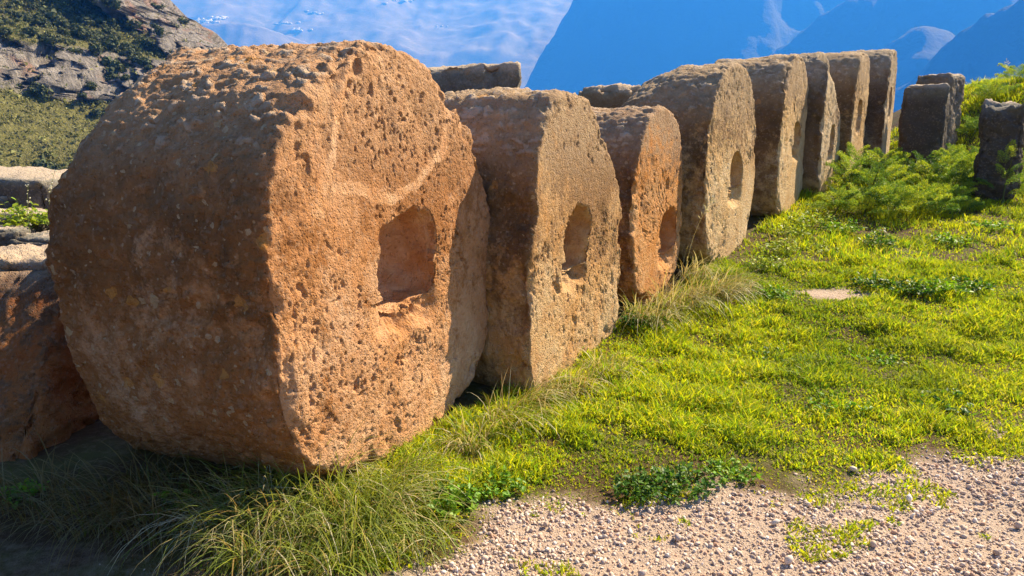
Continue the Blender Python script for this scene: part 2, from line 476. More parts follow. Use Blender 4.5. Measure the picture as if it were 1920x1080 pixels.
def hill_rock(X, Z):
    P = np.stack([X, 0 * X, Z], -1).reshape(-1, 3)
    n = fbm(P, 1 / 26., 4, 71).reshape(X.shape)
    rid = 1 - sstep(7, 19, hx_ridge(Z) - X + n * 9)                       # rocky crest
    # broken cliff bands that dip to the right, as image-independent world lines
    b1 = np.exp(-((Z - (16.5 - 0.10 * (X + 114))) / 7.5) ** 4) * sstep(-134, -126, X)
    b2 = np.exp(-((Z - (4 + 0.1 * (X + 110))) / 5.0) ** 4) * (1 - sstep(-112, -103, X))
    b3 = np.exp(-((Z - 31) / 3.0) ** 2) * sstep(-150, -140, X) * (1 - sstep(-128, -120, X))
    return np.clip(np.maximum(np.maximum(rid * 1.15, b1 * 1.1), np.maximum(b2, b3 * 0.8)) + n * 0.65 - 0.10, 0, 1)
zs = np.arange(HZ0, HZ1, HS)
nu = 260
U = L(0, 1, nu)
Zg, Ug = np.meshgrid(zs, U, indexing='ij')
Pz = np.stack([0 * Zg, 0 * Zg, Zg], -1).reshape(-1, 3)
ridge = hx_ridge(Zg) + fbm(Pz, 0.30, 4, 77).reshape(Zg.shape) * 2.6
Xg = -190 + (ridge + 190) * Ug
rk = hill_rock(Xg, Zg)
slope = 1.75 * (1 - sstep(0.35, 0.75, rk)) + 0.12
acc = np.cumsum(slope * HS, axis=0) * 0.62
acc = acc - acc[int((27 - HZ0) / HS)][None, :]
Yg = 228 + 1.15 * (Xg - hx_ridge(Zg)) + acc
Ph = np.stack([Xg, Yg * 0.4, Zg], -1).reshape(-1, 3)
crack = ridged(np.stack([Xg, Yg * 0.2, Zg * 0.35], -1).reshape(-1, 3), 0.16, 5, 90).reshape(Zg.shape)
lump = fbm(Ph, 0.12, 5, 95).reshape(Zg.shape)
cols = ridged(np.stack([Xg * 1.0, Yg * 0.0, Zg * 0.16], -1).reshape(-1, 3), 0.13, 4, 91, 0.6).reshape(Zg.shape)
fine_c = ridged(np.stack([Xg, Yg * 0.1, Zg * 0.4], -1).reshape(-1, 3), 0.42, 4, 92).reshape(Zg.shape)
Qh = np.stack([Xg, 0 * Xg, Zg], -1).reshape(-1, 3)
Wh = np.stack([fbm(Qh, 0.12, 3, 61), 0 * Qh[:, 0], fbm(Qh, 0.12, 3, 62)], -1)
blk = 0
for sx_, sz_, am, sd in ((0.14, 0.05, 15.0, 11), (0.32, 0.13, 8.0, 22), (0.75, 0.38, 2.6, 33)):
    blk = blk + am * (worley(Qh * (sx_, 1, sz_) + Wh * 0.6 + sd, sd)[1].reshape(Zg.shape) - 0.5)
Yg = Yg - sstep(0.3, 0.65, rk) * ((crack - 0.4) * 5.0 + (fine_c - 0.4) * 3.0 + blk) - lump * 4.0 - fbm(Ph, 0.03, 3, 99).reshape(Zg.shape) * 16
Yg = Yg + 14 * np.clip((Ug - 0.9) / 0.1, 0, 1) ** 2.2
Yb = Yg[:, -1:] + np.array([[6, 18, 45, 90]]); Xb = Xg[:, -1:] - np.array([[0.8, 3, 8, 16]]); Zb = Zg[:, -1:] - np.array([[0.3, 1.2, 4, 9]])
Xa = np.concatenate([Xg, Xb], 1); Ya = np.concatenate([Yg, Yb], 1); Za = np.concatenate([Zg, Zb], 1)
rka = np.concatenate([rk, np.repeat(rk[:, -1:], 4, 1)], 1)
hill_me = np_mesh('cliff_hillside', np.stack([Xa, Ya, Za], -1).reshape(-1, 3), grid_quads(len(zs), nu + 4, False), attrs={'rock': rka.ravel()})
struct(obj('cliff_hillside', hill_me, t.m), 'rocky hillside with grey cliffs and scrub at upper left', 'hillside')

# ---- haze
def add_haze(x0, x1, y0, y1, z0, z1, density, color, g):
    p, q = box_verts((x0 + x1) / 2, (y0 + y1) / 2, (z0 + z1) / 2, x1 - x0, y1 - y0, z1 - z0)
    me = np_mesh('haze', p, q, smooth=False)
    m = bpy.data.materials.new('valley_haze'); m.use_nodes = True
    n = m.node_tree.nodes; n.remove(n['Principled BSDF'])
    pv = n.new('ShaderNodeVolumePrincipled')
    pv.inputs['Color'].default_value = (*color, 1); pv.inputs['Density'].default_value = density
    pv.inputs['Anisotropy'].default_value = g
    pv.inputs['Absorption Color'].default_value = (0.71, 0.62, 1, 1)
    m.node_tree.links.new(pv.outputs[0], n['Material Output'].inputs['Volume'])
    o = obj('haze', me, m)
    tag(o, 'blue valley haze between the terrace and the mountains', 'haze', kind='stuff')
add_haze(-16000, 16000, -4000, 17000, -600, 1640, 1.9e-4, (0.035, 0.26, 1.0), 0.15)

# ================================================================== STONES
def stone_noise(P, seed, wf, wr, amp=1.0, fine=True):
    """displacement of a weathered stone: wf = sawn and pitted face, wr = flaky rounded side"""
    d = fbm(P, 1.7, 4, seed) * 0.022 * amp + fbm(P, 8.0, 4, seed + 11) * 0.008 * amp
    # pores, taller than wide
    pit = np.zeros(len(P))
    for s, dep, keep in ((10.0, 0.014, 0.12), (24.0, 0.014, 0.34), (44.0, 0.011, 0.6), (75.0, 0.007, 0.6))[: 4 if fine else 3]:
        Q = P * (s, s, s * 0.62) + np.stack([fbm(P, s * 1.1, 3, seed + 3), fbm(P, s * 1.1, 3, seed + 4), fbm(P, s * 1.1, 3, seed + 6)], -1) * 0.5
        w, rid = worley(Q, seed + int(s))
        rad = 0.18 + 0.34 * np.clip((rid - (1 - keep)) / keep, 0, 1)
        pit += np.where(rid > 1 - keep, dep * (1 - sstep(rad * 0.45, rad, w)), 0)
    blot = sstep(-0.35, 0.35, fbm(P, 2.2, 3, seed + 31))
    d -= pit * wf * (0.45 + 0.75 * blot) * amp
    # flaking plates and grains on the side
    warp = np.stack([fbm(P, 12, 3, seed + 5), fbm(P, 12, 3, seed + 6), fbm(P, 12, 3, seed + 8)], -1)
    w, rid = worley(P * (13.0, 25.0, 25.0) + warp * 0.7, seed + 50)
    w2, rid2 = worley(P * (26.0, 48.0, 48.0) + warp * 0.6, seed + 60)
    plate = (1 - sstep(0.34, 0.60, w)) * (0.15 + rid); grain = (1 - sstep(0.25, 0.6, w2)) * rid2
    d += wr * amp * (plate * 0.010 + grain * 0.008 + ridged(P, 5.0, 5, seed + 70, 0.6) * 0.008)
    d -= wr * amp * 0.010 * sstep(0.15, 0.5, fbm(P, 9.0, 4, seed + 75))
    return d, np.clip(plate * 0.8 + grain * 0.35, 0, 1)

def polar_outline(pts):
    a = np.array([math.atan2(z, y) for y, z in pts]); r = np.array([math.hypot(y, z) for y, z in pts])
    k = np.argsort(a); a = a[k]; r = r[k]
    a = np.concatenate([a - 2 * math.pi, a, a + 2 * math.pi]); r = np.concatenate([r, r, r])
    return lambda th: np.interp(th, a, r)

def make_drum(label, mat, pos, yaw, T, outline, hole, seed, nth, nh, nf, nr, lean=0.0, shape=None, amp=1.0, patina=(0.46, 0.72), sill=True, fine=True, seams=()):
    """column drum standing on its side: pocked flat face along local +X with a square lifting socket"""
    th = np.linspace(0, 2 * math.pi, nth, endpoint=False) - math.pi
    rO = outline(th)
    # soften the traced outline
    k = max(3, nth // 60)
    ker = np.hanning(2 * k + 3)[1:-1]; ker /= ker.sum()
    rO = np.convolve(np.concatenate([rO[-k:], rO, rO[:k]]), ker, 'valid')
    cs, sn = np.cos(th), np.sin(th)
    hy, hz, ha, hb, hd = hole
    e = 2.25 + (seed % 5) * 0.15
    rH = (np.abs(cs / ha) ** e + np.abs(sn / hb) ** e) ** (-1 / e)
    ring3 = np.stack([cs * 1.6 + seed, sn * 1.6, 0 * cs + seed], -1)
    rH = rH * (1 + 0.16 * fbm(ring3, 0.8, 2, seed + 21))
    rB = rH.copy()
    rH = rH * (1 + 0.06 * fbm(ring3, 5.0, 3, seed + 22))
    By, Bz = hy + rB * cs, hz + rB * sn
    Oy, Oz = rO * cs, rO * sn
    Hy, Hz = hy + rH * cs, hz + rH * sn
    rows = []; zone = []
    def ring(x, y, z, zf, zr, zh): rows.append(np.stack([x + 0 * y, y, z], -1)); zone.append((zf, zr, zh))
    for u in L(0.03, 0.96, nh // 2): ring(-hd * (1 - 0.42 * u ** 3), hy + (By - hy) * u * 0.94, hz + (Bz - hz) * u * 0.94, 0, 0, 1)
    for u in L(0.0, 1.0, nh - nh // 2): ring(-hd * 0.60 * (1 - u) ** 1.3 - 0.012 * u, hy + (By - hy) * (0.93 + 0.07 * u) + (Hy - By) * u ** 4, hz + (Bz - hz) * (0.93 + 0.07 * u) + (Hz - Bz) * u ** 4, 0, 0, 1 - 0.5 * u)
    bev = 0.035
    inn = 1 - bev / rO
    for u in L(0.012, 1.0, nf): ring(0.0, Hy + (Oy * inn - Hy) * u, Hz + (Oz * inn - Hz) * u, min(1, u * 12), 0, 0)
    for u in L(0.15, 0.85, 5):
        a = u * math.pi / 2
        ring(-bev * (1 - math.cos(a)), Oy * (inn + (1 - inn) * math.sin(a)), Oz * (inn + (1 - inn) * math.sin(a)), 1 - u, u, 0)
    for u in L(0, 1, nr):
        ring(-bev - (T - 2 * bev) * u, Oy, Oz, 0, 1, 0)
    for u in L(0.2, 1, 4):
        a = u * math.pi / 2
        ring(-T + bev * (1 - math.sin(a)), Oy * (inn + (1 - inn) * math.cos(a)), Oz * (inn + (1 - inn) * math.cos(a)), u, 1 - u, 0)
    for u in L(0.85, 0.02, 10): ring(-T, Oy * inn * u, Oz * inn * u, 1, 0, 0)
    G = np.stack(rows); ns = len(G)
    zn = np.repeat(np.array(zone)[:, None, :], nth, 1).reshape(-1, 3)
    wf, wr, wh = zn[:, 0], zn[:, 1], zn[:, 2]
    def normals(G):
        du = np.gradient(G, axis=0); dv = (np.roll(G, -1, 1) - np.roll(G, 1, 1))
        n = np.cross(dv, du); n /= np.linalg.norm(n, axis=-1, keepdims=True) + 1e-12
        return -n
    N = normals(G)
    if N[nh + nf // 2, :, 0].mean() < 0: N = -N
    P = G.reshape(-1, 3).copy(); N = N.reshape(-1, 3)
    if shape is not None: P = shape(P)
    d, pit = stone_noise(P + seed * 3.7, seed, wf * 1.0, wr, amp, fine)
    d += wh * (fbm(P + seed, 9.0, 3, seed + 7) * 0.016)
    # chipped arrises: the edge band loses flakes
    rad = np.hypot(P[:, 1], P[:, 2]); rO_full = np.tile(rO, ns)
    edge = np.exp(-((rO_full - rad) / 0.06) ** 2) * np.exp(-(P[:, 0] / 0.10) ** 2)
    chip = sstep(0.05, 0.55, fbm(P + seed * 1.3, 6.0, 4, seed + 13)) * 0.045 + np.abs(fbm(P, 16.0, 3, seed + 14)) * 0.014
    lip = np.exp(-((np.hypot((P[:, 1] - hy) / ha, (P[:, 2] - hz) / hb) - 1.0) / 0.10) ** 2) * (P[:, 0] > -0.05)
    d -= edge * chip * amp + lip * np.abs(fbm(P, 18.0, 3, seed + 15)) * 0.02
    seam = np.zeros(len(P))
    for line in seams:
        pw = P[:, 1:] + np.stack([fbm(P, 7.0, 2, seed + 90), fbm(P, 7.0, 2, seed + 91)], -1) * 0.03
        for (a0, b0), (a1, b1) in zip(line[:-1], line[1:]):
            q = np.array([a1 - a0, b1 - b0]); u = np.clip(((pw - (a0, b0)) @ q) / (q @ q), 0, 1)
            dist = np.linalg.norm(pw - (np.array([a0, b0]) + u[:, None] * q), axis=1)
            seam = np.maximum(seam, np.exp(-(dist / 0.022) ** 2))
    seam = seam * wf * (P[:, 0] > -0.05)
    d = d * (1 - 0.7 * seam) + seam * 0.008
    P = P + N * d[:, None]
    if sill:   # the lower lip of the socket is broken away
        lipz = hz - hb + 0.02 * fbm(P, 8, 2, seed + 2)
        m = np.exp(-((P[:, 1] - hy + 0.02) / (ha * 0.85)) ** 4) * sstep(-0.13, -0.01, P[:, 2] - lipz) * (P[:, 2] < hz - hb * 0.6)
        P[:, 0] = np.where(P[:, 0] > -0.12, np.minimum(P[:, 0], -m * np.clip(0.085 + 0.05 * fbm(P, 11, 3, seed), 0.02, 0.12)), P[:, 0])
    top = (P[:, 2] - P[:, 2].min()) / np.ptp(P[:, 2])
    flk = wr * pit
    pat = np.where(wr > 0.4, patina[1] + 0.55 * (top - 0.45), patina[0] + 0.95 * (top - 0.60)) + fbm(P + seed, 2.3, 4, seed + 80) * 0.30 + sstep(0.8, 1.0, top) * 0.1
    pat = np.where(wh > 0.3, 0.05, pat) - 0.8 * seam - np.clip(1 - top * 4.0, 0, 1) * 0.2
    # origin at the foot
    foot = -outline(np.array([-math.pi / 2]))[0]
    P[:, 2] -= foot
    q = grid_quads(ns, nth)
    V = np.concatenate([P, P[:nth].mean(0)[None], P[-nth:].mean(0)[None]])
    j = np.arange(nth); j2 = (j + 1) % nth; a = len(P)
    tr = np.concatenate([np.stack([np.full(nth, a), j2, j], -1), np.stack([np.full(nth, a + 1), (ns - 1) * nth + j, (ns - 1) * nth + j2], -1)])
    ext = lambda x: np.concatenate([x, [x[0], x[-1]]])
    me = np_mesh('column_drum', V, q[:, ::-1], tr[:, ::-1], attrs={'patina': ext(pat), 'dark': ext(np.clip(wr * sstep(0.30, 0.62, top) * (1 - 0.7 * sstep(0.86, 0.97, top)) + 0.45 * wf * sstep(0.55, 0.9, top), 0, 1)), 'top_pale': ext(np.clip(sstep(0.62, 0.97, top) + 0.25 * sstep(0.5, 0.9, top), 0, 1)), 'flake': ext(np.clip(flk * sstep(0.55, 0.95, top), 0, 1)), 'lichen': ext(np.clip(wr + 0.12 + 0.2 * top * wf, 0, 1))})
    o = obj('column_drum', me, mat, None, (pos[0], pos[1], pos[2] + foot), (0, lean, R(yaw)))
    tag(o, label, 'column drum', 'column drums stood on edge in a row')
    return o

def cut(*planes):
    """rough fracture planes: (point, normal, keep) in drum coordinates"""
    def f(P):
        for k, (p0, n, keep) in enumerate(planes):
            n = np.array(n, float); n /= np.linalg.norm(n)
            d = (P - np.array(p0)) @ n + fbm(P, 3.5, 4, 300 + k) * 0.03
            P = P - n[None] * (np.clip(d, 0, None) * (1 - keep))[:, None]
        return P
    return f
def barrel(*planes):
    c = cut(*planes)
    def f(P):
        P = c(P)
        k = np.clip(-P[:, 0] / 1.16, 0, 1)
        low = sstep(0.25, -0.55, P[:, 2])
        P = P.copy()
        P[:, 2] -= low * 0.11 * k * sstep(0.2, 0.7, -P[:, 2])
        P[:, 1] += 0.06 * k * low * (P[:, 1] < 0) * sstep(-0.2, -0.7, P[:, 2])
        return P
    return f
def sup(a, b, n=2.4, flat=-0.95):
    pts = []
    for t_ in np.linspace(-math.pi, math.pi, 48, endpoint=False):
        r = (abs(math.cos(t_) / a) ** n + abs(math.sin(t_) / b) ** n) ** (-1 / n)
        y, z = r * math.cos(t_), r * math.sin(t_)
        if z < -0.45 * b: y = math.copysign(min(abs(y) * 1.0 + (-z / b - 0.45) * 0.35 * a, a), y)
        pts.append((y, z))
    return polar_outline(pts)

out1 = polar_outline([(-.35, .80), (-.67, .60), (-.83, .40), (-.87, .15), (-.85, -.18), (-.82, -.60), (-.62, -.84), (-.1, -.93), (.28, -.93), (.62, -.80), (.82, -.50), (.83, -.3), (.84, .1), (.71, .42), (.38, .68), (.0, .86), (-.2, .87)])
out2 = polar_outline([(0.95 * y_, 0.95 * z_) for y_, z_ in [(-.43, .83), (-.58, .6), (-.63, .18), (-.70, -.41), (-.66, -.9), (0, -.97), (.58, -.92), (.65, -.5), (.66, -.1), (.60, .18), (.45, .43), (.24, .63), (.05, .82), (-.2, .87)]])
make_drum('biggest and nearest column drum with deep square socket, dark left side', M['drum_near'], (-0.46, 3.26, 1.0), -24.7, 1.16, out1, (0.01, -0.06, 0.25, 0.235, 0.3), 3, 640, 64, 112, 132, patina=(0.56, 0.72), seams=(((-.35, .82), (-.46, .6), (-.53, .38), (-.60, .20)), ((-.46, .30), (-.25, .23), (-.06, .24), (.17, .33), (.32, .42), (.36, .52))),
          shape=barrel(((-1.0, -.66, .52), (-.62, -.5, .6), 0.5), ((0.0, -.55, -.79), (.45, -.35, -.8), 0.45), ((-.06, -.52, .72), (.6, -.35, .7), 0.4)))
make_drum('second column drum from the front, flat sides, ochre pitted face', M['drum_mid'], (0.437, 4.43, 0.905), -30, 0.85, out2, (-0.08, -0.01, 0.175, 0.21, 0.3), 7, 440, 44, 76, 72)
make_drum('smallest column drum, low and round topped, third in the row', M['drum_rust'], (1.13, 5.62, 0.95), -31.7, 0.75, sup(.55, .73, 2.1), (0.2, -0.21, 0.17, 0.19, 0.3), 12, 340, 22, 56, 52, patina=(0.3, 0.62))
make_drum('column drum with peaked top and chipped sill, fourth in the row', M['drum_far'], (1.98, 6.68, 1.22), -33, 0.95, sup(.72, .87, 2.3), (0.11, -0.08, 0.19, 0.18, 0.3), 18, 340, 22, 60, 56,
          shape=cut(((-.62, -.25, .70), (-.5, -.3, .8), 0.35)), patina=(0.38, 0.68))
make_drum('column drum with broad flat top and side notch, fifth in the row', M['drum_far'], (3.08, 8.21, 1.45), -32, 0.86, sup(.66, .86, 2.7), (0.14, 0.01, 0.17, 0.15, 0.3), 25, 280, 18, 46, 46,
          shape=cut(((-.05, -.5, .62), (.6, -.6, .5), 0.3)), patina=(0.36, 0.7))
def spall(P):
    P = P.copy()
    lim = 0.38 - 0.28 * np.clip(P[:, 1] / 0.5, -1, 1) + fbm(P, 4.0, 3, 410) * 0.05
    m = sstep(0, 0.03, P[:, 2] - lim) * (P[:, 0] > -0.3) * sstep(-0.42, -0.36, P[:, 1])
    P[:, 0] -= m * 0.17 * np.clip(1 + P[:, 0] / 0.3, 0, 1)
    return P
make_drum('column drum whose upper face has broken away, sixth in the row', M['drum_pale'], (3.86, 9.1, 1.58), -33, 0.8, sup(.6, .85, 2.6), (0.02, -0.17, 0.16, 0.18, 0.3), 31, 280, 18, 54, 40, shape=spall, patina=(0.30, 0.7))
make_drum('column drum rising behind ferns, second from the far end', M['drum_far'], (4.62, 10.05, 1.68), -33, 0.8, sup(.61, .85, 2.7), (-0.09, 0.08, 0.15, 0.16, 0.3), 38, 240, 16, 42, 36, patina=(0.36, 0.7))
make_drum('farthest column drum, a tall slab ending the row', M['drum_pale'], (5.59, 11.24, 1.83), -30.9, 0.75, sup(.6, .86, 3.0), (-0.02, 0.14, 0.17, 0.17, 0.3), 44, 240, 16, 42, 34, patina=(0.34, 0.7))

def make_block(name, label, cat, mat, loc, half, rotz, seed, rough=1.0, n=40, rnd_=0.05, tilt=(0, 0), shape=None, group=None, pat=0.6):
    """squared stone, corners worn round; loc = centre of its base"""
    hx, hy, hz = half
    nn = [max(8, int(n * h / max(half))) for h in half]
    V = []; Q = []; off = 0
    for ax in range(3):
        b, c = [(1, 2), (2, 0), (0, 1)][ax]
        for s in (-1, 1):
            u, w = np.meshgrid(L(-1, 1, nn[b] + 1), L(-1, 1, nn[c] + 1), indexing='ij')
            p = np.zeros(u.shape + (3,)); p[..., ax] = s; p[..., b] = u; p[..., c] = w
            V.append(p.reshape(-1, 3)); q = grid_quads(nn[b] + 1, nn[c] + 1, False)
            Q.append((q if s < 0 else q[:, ::-1]) + off); off += len(V[-1])
    V = np.concatenate(V); Q = np.concatenate(Q)
    key = np.round(V * 4096).astype(np.int64)
    _, first, inv = np.unique(key, axis=0, return_index=True, return_inverse=True)
    V = V[first]; Q = inv.ravel()[Q]
    H = np.array(half); p = V * H
    r = min(rnd_, min(half) * 0.6)
    inner = np.clip(p, -(H - r), H - r); N = p - inner
    N = N / (np.linalg.norm(N, axis=1, keepdims=True) + 1e-9)
    P = inner + r * N
    if shape is not None: P = shape(P)
    edge = (np.sort(np.abs(V), 1)[:, 1]) ** 8
    d, _ = stone_noise(P + seed * 5.1, seed, 0.7, 0.5, rough, False)
    d -= edge * (sstep(0.0, 0.6, fbm(P + seed, 5.0, 3, seed + 2)) * 0.07 + 0.01) * rough
    P = P + N * d[:, None]
    P[:, 2] += hz
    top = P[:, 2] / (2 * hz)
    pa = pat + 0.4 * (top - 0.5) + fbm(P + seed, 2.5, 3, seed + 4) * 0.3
    me = np_mesh(name, P, Q, attrs={'patina': pa, 'lichen': np.full(len(P), 0.45), 'top_pale': sstep(0.8, 1.0, top), 'dark': np.full(len(P), 0.5), 'flake': sstep(0.93, 1.0, top) * 0.8})  # 'flake' marks no flaking on blocks, only a paler top
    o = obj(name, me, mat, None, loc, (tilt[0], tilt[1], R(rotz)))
    return tag(o, label, cat, group)

G1 = lambda x, y: float(gheight(np.array([x]), np.array([y]))[0])
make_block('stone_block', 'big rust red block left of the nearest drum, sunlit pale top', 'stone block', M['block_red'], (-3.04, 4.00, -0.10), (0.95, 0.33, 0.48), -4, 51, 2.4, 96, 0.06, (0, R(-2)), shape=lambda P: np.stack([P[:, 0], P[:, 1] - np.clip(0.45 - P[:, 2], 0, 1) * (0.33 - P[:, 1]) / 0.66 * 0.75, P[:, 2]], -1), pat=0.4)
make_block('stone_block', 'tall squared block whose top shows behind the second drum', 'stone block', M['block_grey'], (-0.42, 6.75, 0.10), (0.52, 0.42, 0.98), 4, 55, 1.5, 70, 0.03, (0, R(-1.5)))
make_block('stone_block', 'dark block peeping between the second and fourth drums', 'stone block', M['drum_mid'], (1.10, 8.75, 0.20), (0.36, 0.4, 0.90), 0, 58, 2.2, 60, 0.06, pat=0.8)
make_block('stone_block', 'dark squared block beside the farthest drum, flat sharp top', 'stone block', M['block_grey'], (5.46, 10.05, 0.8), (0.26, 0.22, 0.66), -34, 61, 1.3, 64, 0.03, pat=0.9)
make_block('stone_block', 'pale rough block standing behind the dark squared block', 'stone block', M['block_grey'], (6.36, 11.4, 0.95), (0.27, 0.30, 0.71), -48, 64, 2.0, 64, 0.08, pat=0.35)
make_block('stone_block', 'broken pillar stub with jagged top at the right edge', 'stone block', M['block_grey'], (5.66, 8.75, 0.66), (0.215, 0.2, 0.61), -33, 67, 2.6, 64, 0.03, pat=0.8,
           shape=lambda P: np.stack([P[:, 0], P[:, 1], P[:, 2] - sstep(0.3, 0.66, P[:, 2]) * (0.10 + 0.12 * fbm(P, 5, 3, 7)) * (0.6 - P[:, 1] / 0.5)], -1))
rub = [((-3.62, 5.75, 0.30), (0.24, 0.22, 0.22), -20, 'grey stone wedged low behind the bright bush'),
       ((-4.25, 5.05, 0.05), (0.36, 0.26, 0.28), 8, 'dark front stone at the left edge above the rust red block'),
       ((-3.55, 4.7, 0.05), (0.30, 0.22, 0.30), -30, 'leaning dark stone beside the flower stems'),
       ((-4.6, 6.75, 0.35), (0.3, 0.25, 0.3), 30, 'rough stone under the right end of the long slab'),
       ((-4.82, 7.1, 0.55), (0.72, 0.45, 0.30), -6, 'long grey slab topmost on the rubble at far left'),
       ((-4.05, 5.75, 0.30), (0.26, 0.24, 0.24), 20, 'small flat topped stone tucked against the nearest drum'),
       ((-4.35, 6.3, 0.25), (0.42, 0.30, 0.30), 12, 'dark stone under the slab in the left rubble'),
       ((-4.45, 5.55, 0.12), (0.48, 0.34, 0.29), -14, 'pale topped boulder at the left edge of the rubble'),
       ((-3.75, 5.2, 0.05), (0.40, 0.30, 0.31), 24, 'sloping grey stone in the shade behind the rust red block'),
       ((-4.95, 6.2, 0.25), (0.35, 0.30, 0.36), 5, 'stone with sunlit rim at the left frame edge below the slab'),
       ((-3.35, 4.95, 0.02), (0.22, 0.2, 0.2), 40, 'small rounded stone low in the dark gap of the rubble')]
for i, (p, h, rz, lab) in enumerate(rub):
    make_block('rubble_stone', lab, 'stone', M['block_grey'], p, h, rz, 71 + 3 * i, 1.6, 34, 0.06, (R(random.uniform(-5, 5)), R(random.uniform(-5, 5))), group='rubble behind the left block', pat=0.85)

# ================================================================== GRAVEL
ico_v = []; ph = (1 + 5 ** 0.5) / 2
for a_, b_ in ((1, ph), (-1, ph), (1, -ph), (-1, -ph)): ico_v += [(0, a_, b_), (a_, b_, 0), (b_, 0, a_)]
ico_v = np.array(ico_v, float); ico_v /= np.linalg.norm(ico_v[0])
def _ico_faces(V):
    F = []
    d = np.linalg.norm(V[:, None] - V[None], axis=-1); e = (d < 1.2) & (d > 0.1)
    for i in range(12):
        for j in range(i + 1, 12):
            for k in range(j + 1, 12):
                if e[i, j] and e[j, k] and e[i, k]:
                    n = np.cross(V[j] - V[i], V[k] - V[i])
                    F.append((i, j, k) if n @ V[i] > 0 else (i, k, j))
    return np.array(F)
ico_f = _ico_faces(ico_v)

oct_v = np.array([(1, 0, 0), (-1, 0, 0), (0, 1, 0), (0, -1, 0), (0, 0, 1), (0, 0, -1)], float)
oct_f = np.array([(0, 2, 4), (2, 1, 4), (1, 3, 4), (3, 0, 4), (2, 0, 5), (1, 2, 5), (3, 1, 5), (0, 3, 5)])
def pebbles(n, pts, size, seed, squash=(0.5, 0.95), base=None):
    g = np.random.default_rng(seed)
    bv, bf = (ico_v, ico_f) if base is None else base
    B = np.repeat(bv[None], n, 0) * (1 + g.uniform(-0.3, 0.3, (n, len(bv), 1)))
    ax = np.stack([g.uniform(0.75, 1.25, n), g.uniform(0.6, 1.0, n), g.uniform(*squash, n)], -1)
    B = B * ax[:, None, :]
    q = g.normal(size=(n, 4)); q[:, 1:3] *= 0.45; q /= np.linalg.norm(q, axis=1, keepdims=True)
    w, x, y, z = q.T
    Rm = np.stack([np.stack([1 - 2 * (y * y + z * z), 2 * (x * y - z * w), 2 * (x * z + y * w)], -1), np.stack([2 * (x * y + z * w), 1 - 2 * (x * x + z * z), 2 * (y * z - x * w)], -1), np.stack([2 * (x * z - y * w), 2 * (y * z + x * w), 1 - 2 * (x * x + y * y)], -1)], 1)
    B = np.einsum('nij,nkj->nki', Rm, B) * size[:, None, None] + pts[:, None, :]
    F = (bf[None] + (np.arange(n) * len(bv))[:, None, None]).reshape(-1, 3)
    return B.reshape(-1, 3), F

t = NT('gravel_stone')
c = t.attr('col', 'Color')
v = t.coord()
t.color(t.mix(t.math('MULTIPLY', t.noise(v, 160, 4), 0.5), c, (0.28, 0.2, 0.15)))
t.l.new(t.bump(t.noise(v, 350, 3), 0.4, 0.004), t.b.inputs['Normal'])
M['gravel'] = t.m
def pebble_colors(n, seed, nv=12):
    g = np.random.default_rng(seed)
    pal = np.array([(0.68, 0.54, 0.44), (0.62, 0.46, 0.36), (0.48, 0.36, 0.29), (0.80, 0.69, 0.60), (0.52, 0.31, 0.21), (0.44, 0.35, 0.31)])
    c = pal[g.choice(6, n, p=[.3, .24, .16, .12, .1, .08])] * g.uniform(0.8, 1.15, (n, 1))
    return np.repeat(c, nv, 0)
g = np.random.default_rng(5)
N0 = 235000
px = g.uniform(-2.5, 3.9, N0); py = g.uniform(2.0, 4.0, N0)
pm = path_mask(px, py)
dens = 0.55 + 0.5 * fbm(np.stack([px, py, 0 * px], -1), 1.6, 3, 130)
fade = np.where(py < path_edge(px) + 0.02, 1, 0.5)
keep = (g.random(N0) < pm * np.clip(dens + 0.1, 0.15, 1) * fade * (0.02 + 0.98 * sstep(-0.6, -0.15, px)))
px, py = px[keep], py[keep]
sz = 0.0025 + 0.0100 * g.random(len(px)) ** 4.2
P = np.stack([px, py, gheight(px, py) + sz * 0.25], -1)
lg = sz > 0.0056
V1, F1 = pebbles(lg.sum(), P[lg], sz[lg] * 1.1, 6, (0.3, 0.65))
V2, F2 = pebbles((~lg).sum(), P[~lg], sz[~lg] * 1.35, 16, (0.35, 0.75), (oct_v, oct_f))
o = obj('gravel', np_mesh('gravel', np.concatenate([V1, V2]), None, np.concatenate([F1, F2 + len(V1)]), {'col': np.concatenate([pebble_colors(lg.sum(), 7), pebble_colors((~lg).sum(), 8, 6)])}, smooth=False), M['gravel'])
tag(o, 'pinkish crushed stone gravel covering the path in front', 'gravel', kind='stuff')
# loose bigger pebbles that stand out of the gravel
big = [(1.02, 2.62, .019), (1.33, 2.47, .016), (0.62, 2.52, .017), (0.30, 2.44, .015), (1.62, 2.78, .016), (0.98, 2.37, .018), (0.13, 2.62, .014), (1.95, 2.6, .015), (1.5, 3.02, .022), (0.75, 2.72, .014), (-0.1, 2.4, .016), (1.2, 2.75, .013), (1.75, 2.42, .017), (0.45, 2.3, .016), (2.2, 2.95, .016)]
for k, (x, y, r) in enumerate(big):
    V, F = pebbles(1, np.zeros((1, 3)), np.array([r]), 40 + k, (0.6, 0.9))
    V[:, 2] -= V[:, 2].min()
    me = np_mesh('pebble', V, None, F, {'col': pebble_colors(1, 80 + k) * 1.1}, smooth=False)
    o = obj('pebble', me, M['gravel'], None, (x, y, G1(x, y) + 0.001))
    tag(o, 'loose pebble larger than the gravel around it on the path', 'pebble', 'larger pebbles on the gravel path')

